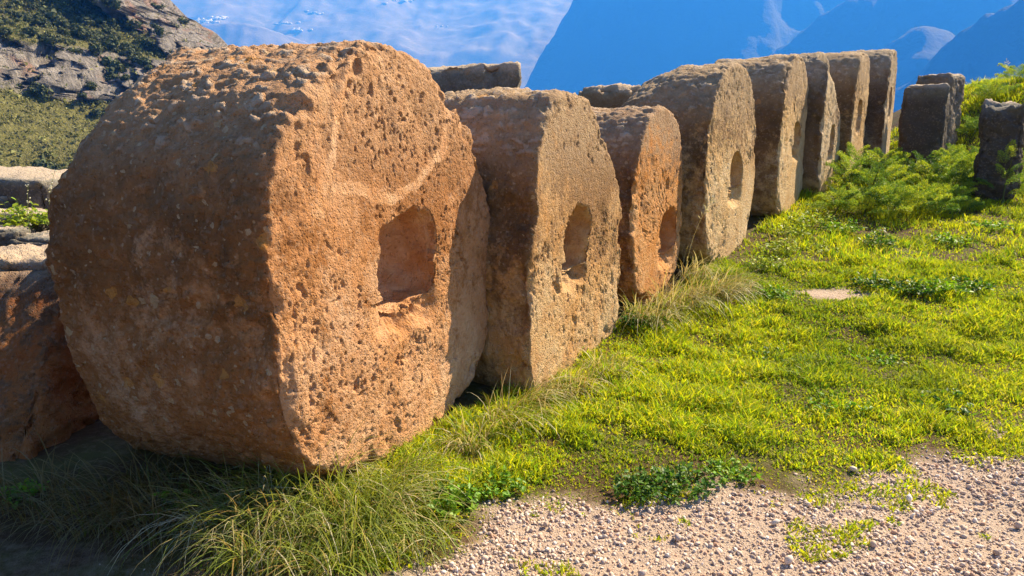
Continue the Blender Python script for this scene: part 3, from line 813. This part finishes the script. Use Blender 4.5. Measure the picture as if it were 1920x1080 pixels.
# ================================================================== GRASS AND WEEDS
def blades(p, h, w, az, bend, col, segs=2, curl=1.0, twist=None, tipcol=None):
    """flat tapering blades; p base, h length, w width, az lean direction, bend lean amount"""
    n = len(p)
    if twist is None: twist = rng.uniform(0, math.pi, n)
    dx, dy = np.cos(az), np.sin(az)
    wx, wy = np.cos(twist), np.sin(twist)
    rows = []; cols = []
    for s in range(segs + 1):
        u = s / segs
        ang = bend * (u ** curl)
        # integrate a simple arc
        a0 = bend * u
        hor = h * u * np.sin(a0 * 0.62); ver = h * u * np.cos(a0 * 0.62)
        ctr = p + np.stack([dx * hor, dy * hor, ver], -1)
        ww = w * (1 - u) ** 0.6 * (0.75 + 0.5 * u if u < 0.6 else 1)
        c = col if tipcol is None else col * (1 - u) + tipcol * u
        if s < segs:
            rows += [ctr + np.stack([wx * ww, wy * ww, 0 * ww], -1) * 0.5, ctr - np.stack([wx * ww, wy * ww, 0 * ww], -1) * 0.5]
            cols += [c, c]
        else:
            rows.append(ctr); cols.append(c)
    k = 2 * segs + 1
    V = np.stack(rows, 1).reshape(-1, 3); Cc = np.stack(cols, 1).reshape(-1, 3)
    b = (np.arange(n) * k)[:, None]
    Q = np.concatenate([b + np.array([[2 * s, 2 * s + 1, 2 * s + 3, 2 * s + 2]]) for s in range(segs - 1)]) if segs > 1 else None
    T = b + np.array([[2 * segs - 2, 2 * segs - 1, 2 * segs]])
    return V, Q, T, Cc

def merge(parts):
    V = []; Q = []; T = []; Cc = []; off = 0
    for v_, q_, t_, c_ in parts:
        V.append(v_); Cc.append(c_)
        if q_ is not None and len(q_): Q.append(q_ + off)
        if t_ is not None and len(t_): T.append(t_ + off)
        off += len(v_)
    return np.concatenate(V), (np.concatenate(Q) if Q else None), (np.concatenate(T) if T else None), np.concatenate(Cc)

def row_front(x, y):
    """signed distance in front of the row of drum faces"""
    return (x + 0.46) * 0.82 - (y - 3.26) * 0.575
GREENS = np.array([(0.46, 0.52, 0.02), (0.58, 0.56, 0.02), (0.20, 0.34, 0.018), (0.60, 0.52, 0.04), (0.32, 0.46, 0.02), (0.58, 0.48, 0.16)])
def lawn(n, x0, x1, y0, y1, seed, hscale=1.0):
    g = np.random.default_rng(seed)
    x = g.uniform(x0, x1, n); y = g.uniform(y0, y1, n)
    e = y - path_edge(x)
    P2 = np.stack([x, y, 0 * x], -1)
    patch = fbm(P2, 1.3, 3, 200); yel = fbm(P2, 0.7, 3, 210); clump = fbm(P2, 5.0, 3, 220)
    ok = sstep(-0.10, 0.14, e + fbm(P2, 3.0, 3, 21) * 0.26) * (1 - bare_mask(x, y)) * np.clip(1.0 + 0.5 * clump + 0.3 * patch, 0.62, 1)
    tuft = sstep(0.28, 0.42, fbm(P2, 5.0, 3, 240)) * (e > -0.55) * sstep(-0.6, 0.2, x)
    ok = np.maximum(ok, 0.75 * tuft)
    ok = ok * (row_front(x, y) > -0.02) * (0.12 + 0.88 * sstep(-1.15, -0.7, x))
    vis = (np.abs(x) < 0.74 * y + 0.8)
    keep = (g.random(n) < ok) & vis
    x, y, patch, yel, clump, e = [q[keep] for q in (x, y, patch, yel, clump, e)]
    m = len(x)
    h = (0.034 + 0.055 * g.random(m) ** 1.5) * np.clip(0.8 + 0.9 * clump + 0.4 * patch, 0.35, 1.8) * (0.45 + 0.55 * sstep(0, 0.3, e)) * hscale
    w = (0.0062 + 0.0062 * g.random(m)) * (1 + 0.07 * np.clip(y - 3, 0, 9))
    ci = g.choice(6, m, p=[.32, .25, .18, .07, .15, .03])
    col = GREENS[ci] * g.uniform(0.75, 1.2, (m, 1))
    yy = np.clip(yel * 0.9 + 0.25, 0, 1)[:, None]
    col = col * (1 - 0.38 * yy) + 0.38 * yy * np.array([0.44, 0.41, 0.02])
    dk = np.clip(-patch - 0.1, 0, 0.5)[:, None]
    col = col * (1 - dk) + dk * np.array([0.07, 0.16, 0.015])
    p = np.stack([x, y, gheight(x, y) - 0.004], -1)
    return blades(p, h, w, g.uniform(0, 2 * math.pi, m), 0.5 + 1.3 * g.random(m), col, 2, twist=g.uniform(0, math.pi, m))
near = lawn(410000, -1.6, 5.2, 2.3, 6.4, 31)
far = lawn(200000, 0.5, 10.5, 6.4, 13.5, 32, 1.25)
V, Q, T, Cc = merge([near, far])
o = obj('meadow_grass', np_mesh('meadow_grass', V, Q, T, {'col': Cc}, smooth=False), M['grass'])
tag(o, 'bright short green grass carpeting the terrace beside the drums', 'grass', kind='stuff')
print('lawn tris', len(Q) * 2 + len(T))

# ---- long grass tussocks
def tussock(label, x, y, n, length, spread, seed, green=0.5, lean=(0, 0), width=0.0032, shade_dim=1.0):
    g = np.random.default_rng(seed)
    r = spread * np.sqrt(g.random(n)); a = g.uniform(0, 2 * math.pi, n)
    bx_, by_ = r * np.cos(a), r * np.sin(a)
    z = gheight(x + bx_, y + by_) - G1(x, y) - 0.01
    p = np.stack([bx_, by_, z], -1)
    az = np.arctan2(by_ + lean[1] * 0.3 + g.normal(0, .05, n), bx_ + lean[0] * 0.3 + g.normal(0, .05, n)) + g.normal(0, 0.6, n)
    h = length * (0.45 + 0.6 * g.random(n))
    bend = 0.5 + 2.3 * g.random(n) ** 0.8
    straw = np.array([(0.46, 0.38, 0.17), (0.56, 0.50, 0.32), (0.36, 0.24, 0.08)])[g.choice(3, n, p=[.45, .35, .2])]
    grn = np.array([(0.18, 0.28, 0.025), (0.30, 0.36, 0.03), (0.10, 0.18, 0.03)])[g.choice(3, n)]
    isg = (g.random(n) < green)[:, None]    # fresh or withered blade
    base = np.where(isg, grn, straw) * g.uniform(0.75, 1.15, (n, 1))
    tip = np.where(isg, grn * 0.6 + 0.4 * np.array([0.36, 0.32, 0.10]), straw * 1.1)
    base = base * np.array([shade_dim, shade_dim * 0.9, shade_dim * 0.7]) if shade_dim < 1 else base; tip = tip * np.array([shade_dim, shade_dim * 0.9, shade_dim * 0.7]) if shade_dim < 1 else tip
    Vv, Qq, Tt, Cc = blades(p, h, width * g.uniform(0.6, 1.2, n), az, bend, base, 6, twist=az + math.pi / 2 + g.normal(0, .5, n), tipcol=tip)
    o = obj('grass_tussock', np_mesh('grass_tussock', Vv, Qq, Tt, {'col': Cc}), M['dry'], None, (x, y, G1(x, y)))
    tag(o, label, 'grass tussock', 'long grass tussocks along the foot of the drums')
tus = [(-0.62, 2.38, 260, .26, .15, .8, (0, -.5), 'sunlit tussock lowest in the picture at the gravel corner'),
       (-0.88, 2.42, 260, .28, .15, .7, (-.2, -.5), 'tussock on the shadow line at the bottom edge'),
       (-0.36, 2.56, 200, .20, .14, .65, (.3, -.4), 'short fresh tuft between the big tussock and the gravel'),
       (-1.04, 2.56, 300, .34, .15, .4, (-.2, -.4), 'dark arching tussock at the shadow edge before the nearest drum'),
       (-0.82, 2.68, 420, .36, .16, .8, (-.1, -.5), 'largest tussock, half sunlit, below the nearest drum'),
       (-0.58, 2.60, 380, .32, .15, .85, (.2, -.5), 'bright green tussock at the gravel edge below the drum corner'),
       (-0.46, 2.86, 260, .24, .14, .75, (.4, -.3), 'yellowing tussock under the lower right edge of the nearest drum'),
       (-0.80, 2.92, 220, .24, .12, .4, (.1, -.3), 'short straw tussock touching the nearest drum corner'),
       (-1.36, 2.62, 260, .30, .17, .15, (-.3, -.4), 'shaded tussock of thin arching blades left of the shadow edge'),
       (-1.62, 2.66, 230, .30, .17, .15, (-.4, -.4), 'shaded tussock in front of the drum, left of its middle'),
       (-1.95, 2.76, 170, .26, .16, .2, (-.3, -.2), 'dim tussock at the left frame edge before the red block'),
       (-1.55, 2.88, 150, .22, .14, .2, (0, -.4), 'dark tussock close under the left end of the nearest drum'),
       (-1.22, 2.84, 170, .22, .14, .2, (0, -.4), 'dark tussock under the middle of the nearest drum'),
       (-0.03, 3.47, 170, .26, .10, .5, (.3, -.2), 'wiry pale tussock in the dark gap between first and second drums'),
       (-0.20, 3.25, 150, .20, .10, .4, (-.1, -.3), 'small dry tussock at the right foot of the nearest drum'),
       (0.12, 3.74, 130, .30, .08, .4, (.6, -.2), 'loose tussock with long arching blades before the second drum'),
       (0.33, 3.94, 190, .20, .13, .15, (.2, -.4), 'straw coloured tussock at the left foot of the second drum'),
       (0.55, 4.22, 190, .18, .14, .1, (.2, -.4), 'brownish dry tussock along the base of the second drum'),
       (0.96, 5.10, 260, .32, .15, .35, (.1, -.5), 'dry tussock between the second and third drums'),
       (1.22, 5.38, 260, .34, .16, .3, (.3, -.4), 'tall straw tussock in front of the third drum'),
       (1.52, 5.56, 280, .32, .18, .35, (.5, -.4), 'wide drooping tussock right of the third drum'),
       (1.75, 5.75, 200, .26, .16, .4, (.5, -.3), 'low spreading tussock before the fourth drum'),
       (1.50, 6.05, 160, .30, .12, .2, (.2, -.4), 'pale wispy tussock in the gap before the fourth drum'),
       (2.55, 7.0, 110, .18, .10, .3, (.3, -.3), 'small bent tussock at the right foot of the fourth drum')]
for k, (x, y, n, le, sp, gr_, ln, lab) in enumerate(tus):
    tussock(lab, x, y, int(n * (0.9 if y < 3.2 else 0.85)), le * 1.12, sp, 500 + k, gr_, ln, 0.0062 + 0.0009 * max(0, y - 3), 0.45 if x < -1.1 and y < 3 else 1.0)  # tussocks in the nearest drum's shadow have shade painted into their blade colours

# ---- broad-leaved weeds
def leafy(n, spread, height, leaf, seed, cols, per=4, droop=0.5):
    """stems with oval leaves; returns stems and leaves as mesh data"""
    g = np.random.default_rng(seed)
    a = g.uniform(0, 2 * math.pi, n); r = spread * np.sqrt(g.random(n))
    base = np.stack([0.45 * r * np.cos(a), 0.45 * r * np.sin(a), 0 * r - 0.01], -1)
    tip = np.stack([r * np.cos(a), r * np.sin(a), height * (0.35 + 0.65 * g.random(n)) * (1 - 0.45 * (r / spread) ** 2)], -1)
    side = np.stack([-np.sin(a), np.cos(a), 0 * a], -1) * 0.0018
    SV = np.stack([base - side, base + side, tip + side * 0.5, tip - side * 0.5], 1).reshape(-1, 3)
    SQ = (np.arange(n) * 4)[:, None] + np.array([[0, 1, 2, 3]])
    m = n * per
    i = np.repeat(np.arange(n), per)
    u = g.uniform(0.35, 1.0, m)
    p = base[i] * (1 - u[:, None]) + tip[i] * u[:, None]
    la = g.uniform(0, 2 * math.pi, m); el = g.normal(0.25, 0.45, m)
    d = np.stack([np.cos(la) * np.cos(el), np.sin(la) * np.cos(el), np.sin(el)], -1)
    up = np.stack([-np.cos(la) * np.sin(el), -np.sin(la) * np.sin(el), np.cos(el)], -1)
    s_ = np.cross(d, up); roll = g.normal(0, 0.5, m)[:, None]
    s_ = s_ * np.cos(roll) + up * np.sin(roll)
    ln = leaf * g.uniform(0.6, 1.3, m)[:, None]
    LV = np.stack([p, p + d * ln * .38 + s_ * ln * .27 + up * ln * .06, p + d * ln * .78 + s_ * ln * .2, p + d * ln - up * ln * droop * .25, p + d * ln * .78 - s_ * ln * .2, p + d * ln * .38 - s_ * ln * .27 + up * ln * .06, p + d * ln * .5 - up * ln * .05], 1).reshape(-1, 3)
    b = (np.arange(m) * 7)[:, None]
    LT = np.concatenate([b + np.array([q]) for q in ((0, 1, 6), (1, 2, 6), (2, 3, 6), (3, 4, 6), (4, 5, 6), (5, 0, 6))])
    cols = np.array(cols)
    c = cols[g.choice(len(cols), m)] * g.uniform(0.75, 1.2, (m, 1))
    return SV, SQ, LV, LT, np.repeat(c, 7, 0)
def weed(label, x, y, n, spread, height, leaf, seed, cols, per=4, z=None, cat='weed', group='broad-leaved weeds in the grass', name='weed_plant'):
    SV, SQ, LV, LT, Cc = leafy(n, spread, height, leaf, seed, cols, per)
    e = bpy.data.objects.new(name, None); C.objects.link(e); e.empty_display_size = 0.05
    e.location = (x, y, G1(x, y) if z is None else z)
    obj('stems', np_mesh('stems', SV, SQ, None, {'col': np.tile(np.array([[0.14, 0.18, 0.03]]), (len(SV), 1))}), M['leaf'], e)
    obj('leaves', np_mesh('leaves', LV, None, LT, {'col': Cc}), M['leaf'], e)
    tag(e, label, cat, group)
DK = [(0.05, 0.14, 0.015), (0.08, 0.19, 0.02), (0.12, 0.24, 0.02)]
BR = [(0.16, 0.33, 0.02), (0.22, 0.36, 0.02), (0.12, 0.26, 0.02)]
YG = [(0.30, 0.38, 0.03), (0.38, 0.42, 0.04), (0.22, 0.34, 0.03)]
for k, (x, y, n, sp, h, lf, cols, lab) in enumerate([
    (-0.24, 2.72, 60, .13, .12, .030, BR, 'vivid green leafy weed at the gravel edge right of the big tussock'),
    (-0.06, 2.88, 50, .14, .08, .026, BR, 'low vivid weed where grass meets gravel left of the dark clump'),
    (0.55, 2.86, 70, .15, .10, .026, DK, 'dark green clump overhanging the gravel, left half'),
    (0.72, 2.88, 70, .16, .11, .026, DK, 'dark green clump overhanging the gravel, right half'),
    (0.95, 3.0, 40, .14, .07, .024, BR, 'light green weed right of the dark clump at the gravel edge'),
    (2.92, 5.80, 50, .20, .12, .035, DK, 'dark weed just behind the bare patch in the meadow'),
    (3.10, 5.62, 60, .22, .12, .036, DK, 'broad dark weed right of the bare patch'),
    (3.34, 5.60, 60, .22, .11, .036, BR, 'big leafed green weed in the middle of the dark weed patch'),
    (3.60, 5.72, 50, .20, .10, .036, DK, 'rightmost weed of the dark weed patch in the meadow'),
    (0.86, 4.98, 50, .12, .14, .032, DK, 'dark leafy weed in the gap beside the second drum'),
    (1.04, 5.02, 40, .12, .10, .030, BR, 'small leafy weed below the dry tussock by the third drum'),
    (-2.02, 2.80, 30, .10, .10, .026, BR, 'little green weed at the left edge in the shade'),
    (-1.34, 2.66, 8, .10, .14, .035, BR, 'few round leaves poking from the shaded tussocks'),
    (2.05, 5.60, 44, .18, .10, .030, BR, 'green weed right of the drooping tussock'),
    (3.40, 6.82, 60, .18, .22, .036, DK, 'dark upright weed in the middle of the meadow'),
    (2.20, 6.30, 50, .20, .16, .032, YG, 'yellow green weed before the fourth drum'),
    (2.45, 6.75, 50, .20, .18, .032, YG, 'yellow green weed right of the fourth drum foot'),
    (2.75, 7.20, 60, .22, .22, .034, YG, 'bushy yellow green weed before the fifth drum'),
    (3.05, 7.55, 60, .24, .22, .034, YG, 'bushy weed at the foot of the fifth drum'),
    (3.30, 7.35, 50, .22, .16, .034, BR, 'green weed between the fifth drum and the fennel'),
    (2.85, 6.75, 40, .22, .10, .03, YG, 'low light weed in the meadow left of the upright dark weed'),
    (4.2, 7.0, 50, .25, .10, .036, BR, 'low green weed right of the upright dark weed'),
    (4.8, 7.4, 50, .25, .10, .036, BR, 'low green weed near the right edge below the pillar stub'),
    (1.6, 4.6, 30, .18, .06, .026, DK, 'small dark weed in the lawn near the second drum'),
    (2.3, 4.5, 30, .18, .06, .028, BR, 'small green weed in the middle of the lawn'),
    (1.7, 3.7, 34, .2, .06, .026, BR, 'flat green weed in the lawn above the dark clump'),
    (2.3, 3.7, 34, .2, .06, .028, DK, 'flat dark weed in the lawn near the right gravel edge')]):
    weed(lab, x, y, n, sp, h, lf, 700 + k, cols, 5)
for k, (x, y, z, n, sp, h, lab) in enumerate([
    (-4.02, 6.05, 0.72, 60, .20, .30, 'bright bush growing between the rubble stones'),
    (-4.75, 6.25, 0.75, 40, .22, .25, 'dark leafy plant at the left frame edge on the rubble'),
    (-3.78, 6.1, 0.75, 26, .16, .16, 'creeping plant under the long slab beside the drum'),
    (-4.1, 5.6, 0.62, 30, .14, .16, 'lower tuft of the bright plants in the rubble')]):
    weed(lab, x, y, n, sp, h, .045, 760 + k, YG if k != 1 else DK, 5, z, 'plant', 'plants in the left rubble', 'rubble_plant')

# ---- fennel: feathery fronds on jointed stems
def frond_mesh(seed, length=0.34, tint=(1, 1, 1)):
    g = np.random.default_rng(seed); parts = []
    P = []; D = []; Hh = []
    n = 11
    for i in range(n):
        u = 0.18 + 0.82 * i / (n - 1)
        p0 = np.array([length * u, 0, 0.16 * length * math.sin(u * 2.6)])
        for s in (-1, 1):
            bl = length * 0.42 * (1.05 - u) + 0.02
            m = 7
            for j in range(m):
                w = (j + 1) / m
                q = p0 + np.array([0.55 * bl * w, s * bl * w * 0.85, -0.12 * bl * w * w + 0.01 * g.normal()])
                for k in range(3):
                    P.append(q); d = np.array([0.6, s * 0.5, 0.15]) + g.normal(0, 0.55, 3); D.append(d / np.linalg.norm(d)); Hh.append(0.03 * (1.15 - 0.4 * w) * g.uniform(.7, 1.2))
    P = np.array(P); D = np.array(D); Hh = np.array(Hh)[:, None]
    S = np.cross(D, g.normal(size=D.shape)); S /= np.linalg.norm(S, axis=1, keepdims=True); S *= 0.0042
    V = np.stack([P - S, P + S, P + D * Hh], 1).reshape(-1, 3)
    T_ = np.arange(len(V)).reshape(-1, 3)
    # rachis
    k = 8; xs = np.linspace(0, length, k); zz = 0.16 * length * np.sin(xs / length * 2.6)
    RV = np.stack([np.stack([xs, 0 * xs - .002, zz], -1), np.stack([xs, 0 * xs + .002, zz], -1)], 1).reshape(-1, 3)
    RQ = np.array([[2 * i, 2 * i + 1, 2 * i + 3, 2 * i + 2] for i in range(k - 1)])
    col = np.array([(0.30, 0.42, 0.05), (0.40, 0.48, 0.05), (0.16, 0.30, 0.05)])[g.choice(3, len(P))] * g.uniform(.8, 1.2, (len(P), 1)) * tint
    Vv, Qq, Tt, Cc = merge([(V, None, T_, np.repeat(col, 3, 0)), (RV, RQ, None, np.tile([[0.2, 0.24, 0.06]], (len(RV), 1)))])
    me = np_mesh('frond', Vv, Qq, Tt, {'col': Cc}); me.materials.append(M['leaf']); return me
fronds = [frond_mesh(900 + i, 0.34, ((1.45, 1.2, 0.9), (1.1, 1.05, 0.9), (0.7, 0.78, 0.8), (0.36, 0.48, 0.7))[i]) for i in range(4)]
def stem_mesh(h, r, seed):
    g = np.random.default_rng(seed); k = 7; V = []; ns = 6
    for i in range(k):
        u = i / (k - 1); c = np.array([0.06 * math.sin(u * 2 + seed), 0.05 * math.sin(u * 3 + 2 * seed), h * u])
        for j in range(ns):
            a = 2 * math.pi * j / ns; V.append(c + np.array([math.cos(a), math.sin(a), 0]) * r * (1 - 0.65 * u))
    V = np.array(V)
    me = np_mesh('stem', V, grid_quads(k, ns)[:, ::-1], None, {'col': np.tile([[0.12, 0.14, 0.04]], (len(V), 1))}); me.materials.append(M['leaf']); return me
def fennel(label, x, y, h, nf, seed, size=1.0, dome=True, zoff=0.0):
    h *= 0.72 * random.uniform(0.75, 1.1); size *= 0.72; nf = int(nf * 0.66)
    g = random.Random(seed)
    e = bpy.data.objects.new('fennel_plant', None); C.objects.link(e); e.empty_display_size = 0.05
    e.location = (x, y, G1(x, y) - 0.02 + zoff)
    obj('stem', stem_mesh(h * 0.9, 0.011, seed % 7), None, e)
    for i in range(nf):
        u = ((i + 0.5) / nf)
        az = i * 2.39996 + g.uniform(-.3, .3)
        zz = h * (0.15 + 0.8 * u)
        o = obj('frond', fronds[g.randrange(4)], None, e)
        rr = 0.10 * (1 - u) * size
        o.location = (rr * math.cos(az), rr * math.sin(az), zz)
        o.rotation_euler = (g.uniform(-.3, .3), -(0.15 + 0.75 * u) + g.uniform(-.25, .25), az)
        k = size * (1.15 - 0.35 * u) * g.uniform(.8, 1.2)
        o.scale = (k, k, k)
    tag(e, label, 'fennel', 'fennel plants growing around the far drums')
for k, (x, y, h, nf, sz_, lab) in enumerate([
    (3.52, 8.02, .26, 26, 1.0, 'low fennel clump touching the sixth drum'),
    (3.78, 7.95, .34, 30, 1.1, 'rounded fennel mound left of the dark stems'),
    (4.05, 7.90, .38, 30, 1.1, 'rounded fennel mound in the centre of the fennel bed'),
    (4.32, 7.95, .34, 28, 1.1, 'fennel mound right of the central one'),
    (4.62, 8.05, .26, 26, 1.1, 'low fennel mound sloping down to the lawn'),
    (4.92, 8.20, .20, 22, 1.0, 'lowest fennel clump at the right end of the bed'),
    (4.15, 8.45, .80, 22, 1.0, 'tall fennel with one bright spreading top'),
    (3.95, 8.75, .5, 24, 1.1, 'fennel in front of the seventh drum'),
    (4.40, 8.75, .42, 26, 1.1, 'fennel behind the tall bright one'),
    (4.22, 9.25, .55, 24, 1.2, 'fennel bush at the foot of the seventh drum'),
    (4.72, 9.35, .42, 26, 1.2, 'fennel bush before the dark squared block, left side'),
    (5.02, 9.05, .40, 28, 1.2, 'fennel bush before the dark squared block, right side'),
    (5.38, 9.20, .55, 28, 1.2, 'fennel leaning between the squared block and the pillar stub'),
    (5.24, 8.80, .42, 26, 1.1, 'fennel left of the pillar stub'),
    (5.6, 9.45, .5, 28, 1.2, 'tall fennel behind the pillar stub'),
    (5.85, 9.15, .55, 28, 1.2, 'fennel behind the right side of the pillar stub'),
    (5.55, 8.40, .85, 14, .9, 'fennel with pale fronds hanging over the pillar stub'),
    (6.1, 8.75, .6, 28, 1.1, 'fennel at the right frame edge beside the pillar stub'),
    (6.35, 9.60, .5, 28, 1.1, 'tall fennel at the right frame edge on the bank'),
    (6.0, 10.3, .4, 28, 1.1, 'fennel beside the pale rough block'),
    (6.5, 10.4, .35, 28, 1.1, 'fennel on the bank right of the pale rough block'),
    (6.9, 11.3, .3, 28, 1.1, 'fennel high on the bank at the right'),
    (7.5, 11.9, .2, 28, 1.1, 'fennel on the crest of the bank'),
    (8.1, 12.3, .2, 28, 1.1, 'fennel on the crest of the bank beyond the right edge'),
    (7.1, 12.6, .2, 28, 1.1, 'fennel behind the pale rough block on the bank crest'),
    (6.7, 12.2, .2, 26, 1.4, 'small fennel peeping over the bank behind the blocks')]):
    fennel(lab, x, y, h, nf, 40 + k, sz_)

# ---- oat-like seed stalks
def seed_stalk(label, x, y, h, lean, seed):
    g = np.random.default_rng(seed)
    u = np.linspace(0, 1, 9)
    px_ = lean[0] * u ** 2 * h; py_ = lean[1] * u ** 2 * h; pz = h * u * (1 - 0.12 * u)
    Ct = np.stack([px_, py_, pz], -1)
    V = np.stack([Ct - (0.0013, 0, 0), Ct + (0.0013, 0, 0)], 1).reshape(-1, 3)
    Q = np.array([[2 * i, 2 * i + 1, 2 * i + 3, 2 * i + 2] for i in range(8)])
    e = bpy.data.objects.new('seed_stalk', None); C.objects.link(e); e.empty_display_size = 0.05; e.location = (x, y, G1(x, y))
    obj('stem', np_mesh('stem', V, Q, None, {'col': np.tile([[0.42, 0.36, 0.2]], (len(V), 1))}), M['dry'], e)
    n = 16
    w = g.uniform(0.72, 1.0, n); p = np.stack([np.interp(w, u, px_), np.interp(w, u, py_), np.interp(w, u, pz)], -1)
    d = np.stack([g.normal(lean[0], .5, n), g.normal(lean[1], .3, n), g.uniform(0.1, .9, n)], -1); d /= np.linalg.norm(d, axis=1, keepdims=True)
    p2 = p + d * 0.03
    s_ = np.cross(d, (0, 1, 0.2)); s_ /= np.linalg.norm(s_, axis=1, keepdims=True)
    V = np.stack([p, p2 + s_ * .0035, p2 + d * .018, p2 - s_ * .0035], 1).reshape(-1, 3)
    obj('seed_head', np_mesh('seed_head', V, np.arange(4 * n).reshape(-1, 4), None, {'col': np.tile([[0.62, 0.55, 0.36]], (len(V), 1))}), M['dry'], e)
    tag(e, label, 'seed stalk', 'dry seed stalks')
seed_stalk('dry oat stalk rising before the third and fourth drums', 1.42, 5.95, 0.78, (0.25, 0), 1)
seed_stalk('dry stalk standing against the mountain at upper right', 7.55, 11.6, 0.75, (-0.15, 0), 2)
seed_stalk('dry stalk beside the farthest drum', 5.5, 10.4, 1.05, (0.1, 0), 3)

# ---- thin stems dotted with white flowers by the rubble
for k, (x, y, h, lx) in enumerate([(-2.82, 4.3, .28, .1), (-2.70, 4.3, .36, .2), (-2.62, 4.3, .34, .15), (-2.48, 4.3, .40, .2), (-2.28, 4.3, .30, .1)]):
    g = np.random.default_rng(60 + k)
    e = bpy.data.objects.new('flower_stem', None); C.objects.link(e); e.empty_display_size = 0.05; e.location = (x, y, 0.93)
    u = np.linspace(0, 1, 7); Ct = np.stack([lx * u ** 2 * h, 0 * u, h * u], -1)
    V = np.stack([Ct - (0.0012, 0, 0), Ct + (0.0012, 0, 0)], 1).reshape(-1, 3)
    obj('stem', np_mesh('stem', V, np.array([[2 * i, 2 * i + 1, 2 * i + 3, 2 * i + 2] for i in range(6)]), None, {'col': np.tile([[0.16, 0.18, 0.06]], (len(V), 1))}), M['leaf'], e)
    n = 16; w = g.uniform(0.15, 1, n)
    c_ = np.stack([lx * w ** 2 * h + g.normal(0, .008, n), g.normal(0, .008, n), h * w], -1)
    V, F = pebbles(n, c_, g.uniform(.0035, .006, n), 90 + k)
    obj('flowers', np_mesh('flowers', V, None, F, {'col': np.tile([[0.8, 0.78, 0.72]], (len(V), 1))}), M['leaf'], e)
    tag(e, ('leftmost', 'second', 'middle', 'fourth', 'rightmost')[k] + ' thin stem of white flowers on the rust red block', 'flower', 'white flower stems by the rubble')

# ---- scrub on the cliffed hillside
def shrub_mesh(seed, tall):
    g = np.random.default_rng(seed); n = 420
    lob = g.normal(0, 0.42, (7, 3)) * (1, 1, 0.55) + (0, 0, 0.75 * tall)
    lr = g.uniform(0.4, 0.75, 7)
    i = g.choice(7, n)
    d = g.normal(size=(n, 3)); d /= np.linalg.norm(d, axis=1, keepdims=True)
    p = lob[i] + d * (lr[i] * g.uniform(0.55, 1.05, n))[:, None] * (1, 1, 0.8 * tall)
    a = g.normal(size=(n, 3)); a /= np.linalg.norm(a, axis=1, keepdims=True); b = np.cross(a, d); b /= np.linalg.norm(b, axis=1, keepdims=True) + 1e-9
    s_ = g.uniform(.10, .22, (n, 1))
    V = np.stack([p - a * s_, p + b * s_, p + a * s_, p - b * s_], 1).reshape(-1, 3)
    col = np.array([(0.05, 0.065, 0.018), (0.07, 0.09, 0.025), (0.10, 0.11, 0.035)])[g.choice(3, n)] * g.uniform(.7, 1.3, (n, 1))
    m_ = np_mesh('shrub', V, np.arange(4 * n).reshape(-1, 4), None, {'col': np.repeat(col, 4, 0)})
    m_.materials.append(M['shrub']); return m_
shr = [shrub_mesh(950 + i, (0.9, 1.0, 1.3, 0.8)[i]) for i in range(4)]
g = np.random.default_rng(77)
cnt = 0
while cnt < 290:
    i = g.integers(20, len(zs) - 4); j = g.integers(6, nu - 2)
    X_, Y_, Z_ = Xg[i, j], Yg[i, j], Zg[i, j]
    ppx = 960 + 1387 * X_ / Y_; ppy = 250 - 1387 * (Z_ - 1.5) / Y_
    if not (-60 < ppx < 430 and -40 < ppy < 350): continue
    dn_ = 0.45 + 0.6 * vnoise(np.array([[X_ / 16., Y_ / 20., Z_ / 12.]]), 8)[0]
    if g.random() > dn_ * (0.2 if rk[i, j] > 0.5 else 1.0): continue
    o = obj('hillside_shrub', shr[g.integers(4)], None, None, (X_, Y_ - 0.3, Z_ - 0.5), (0, 0, g.uniform(0, 6.28)))
    k = g.uniform(0.8, 2.1) * (1.4 if g.random() < .15 else 1)
    o.scale = (k, k, k * g.uniform(.8, 1.15))
    big_ = 'large' if k > 1.6 else 'small'
    where = 'on the rocky crest of the hillside' if hx_ridge(Z_) - X_ < 16 else ('high on the slope above the grey cliffs' if ppy < 95 else ('among the grey cliffs of the hillside' if ppy < 190 else 'on the lower slope beneath the grey cliffs'))
    tag(o, big_ + ' dark green shrub ' + where, 'shrub', 'shrubs scattered over the cliffed hillside')
    cnt += 1

# ---- low scrub cover between the shrubs
n = 18000
i = g.integers(20, len(zs) - 4, n * 3); j = g.integers(6, nu - 2, n * 3)
ok = (g.random(n * 3) < np.where(rk[i, j] > 0.5, 0.12, 1.0)) & (960 + 1387 * Xg[i, j] / Yg[i, j] < 440) & (960 + 1387 * Xg[i, j] / Yg[i, j] > -120)
i, j = i[ok][:n], j[ok][:n]; n = len(i)
p0 = np.stack([Xg[i, j], Yg[i, j], Zg[i, j]], -1) + g.normal(0, 0.35, (n, 3))
m = 5
p = np.repeat(p0, m, 0) + g.normal(0, 0.32, (n * m, 3)) * (1, 1, 0.6) + (0, -0.2, 0.25)
a = g.normal(size=(n * m, 3)); a /= np.linalg.norm(a, axis=1, keepdims=True); b = np.cross(a, g.normal(size=(n * m, 3))); b /= np.linalg.norm(b, axis=1, keepdims=True)
q_ = g.uniform(.14, .36, (n * m, 1)) * np.repeat(np.where(g.random((n, 1)) < 0.12, 1.9, 1.0), m, 0)
V = np.stack([p - a * q_, p + b * q_, p + a * q_], 1).reshape(-1, 3)
col = np.array([(0.22, 0.22, 0.05), (0.30, 0.28, 0.08), (0.13, 0.14, 0.035), (0.07, 0.08, 0.02)])[g.choice(4, n)] * g.uniform(.7, 1.2, (n, 1))
o = obj('hillside_scrub', np_mesh('hillside_scrub', V, None, np.arange(len(V)).reshape(-1, 3), {'col': np.repeat(col, 3 * m, 0)}), M['shrub'])
tag(o, 'low olive green scrub covering the slopes between the cliffs', 'scrub', kind='stuff')
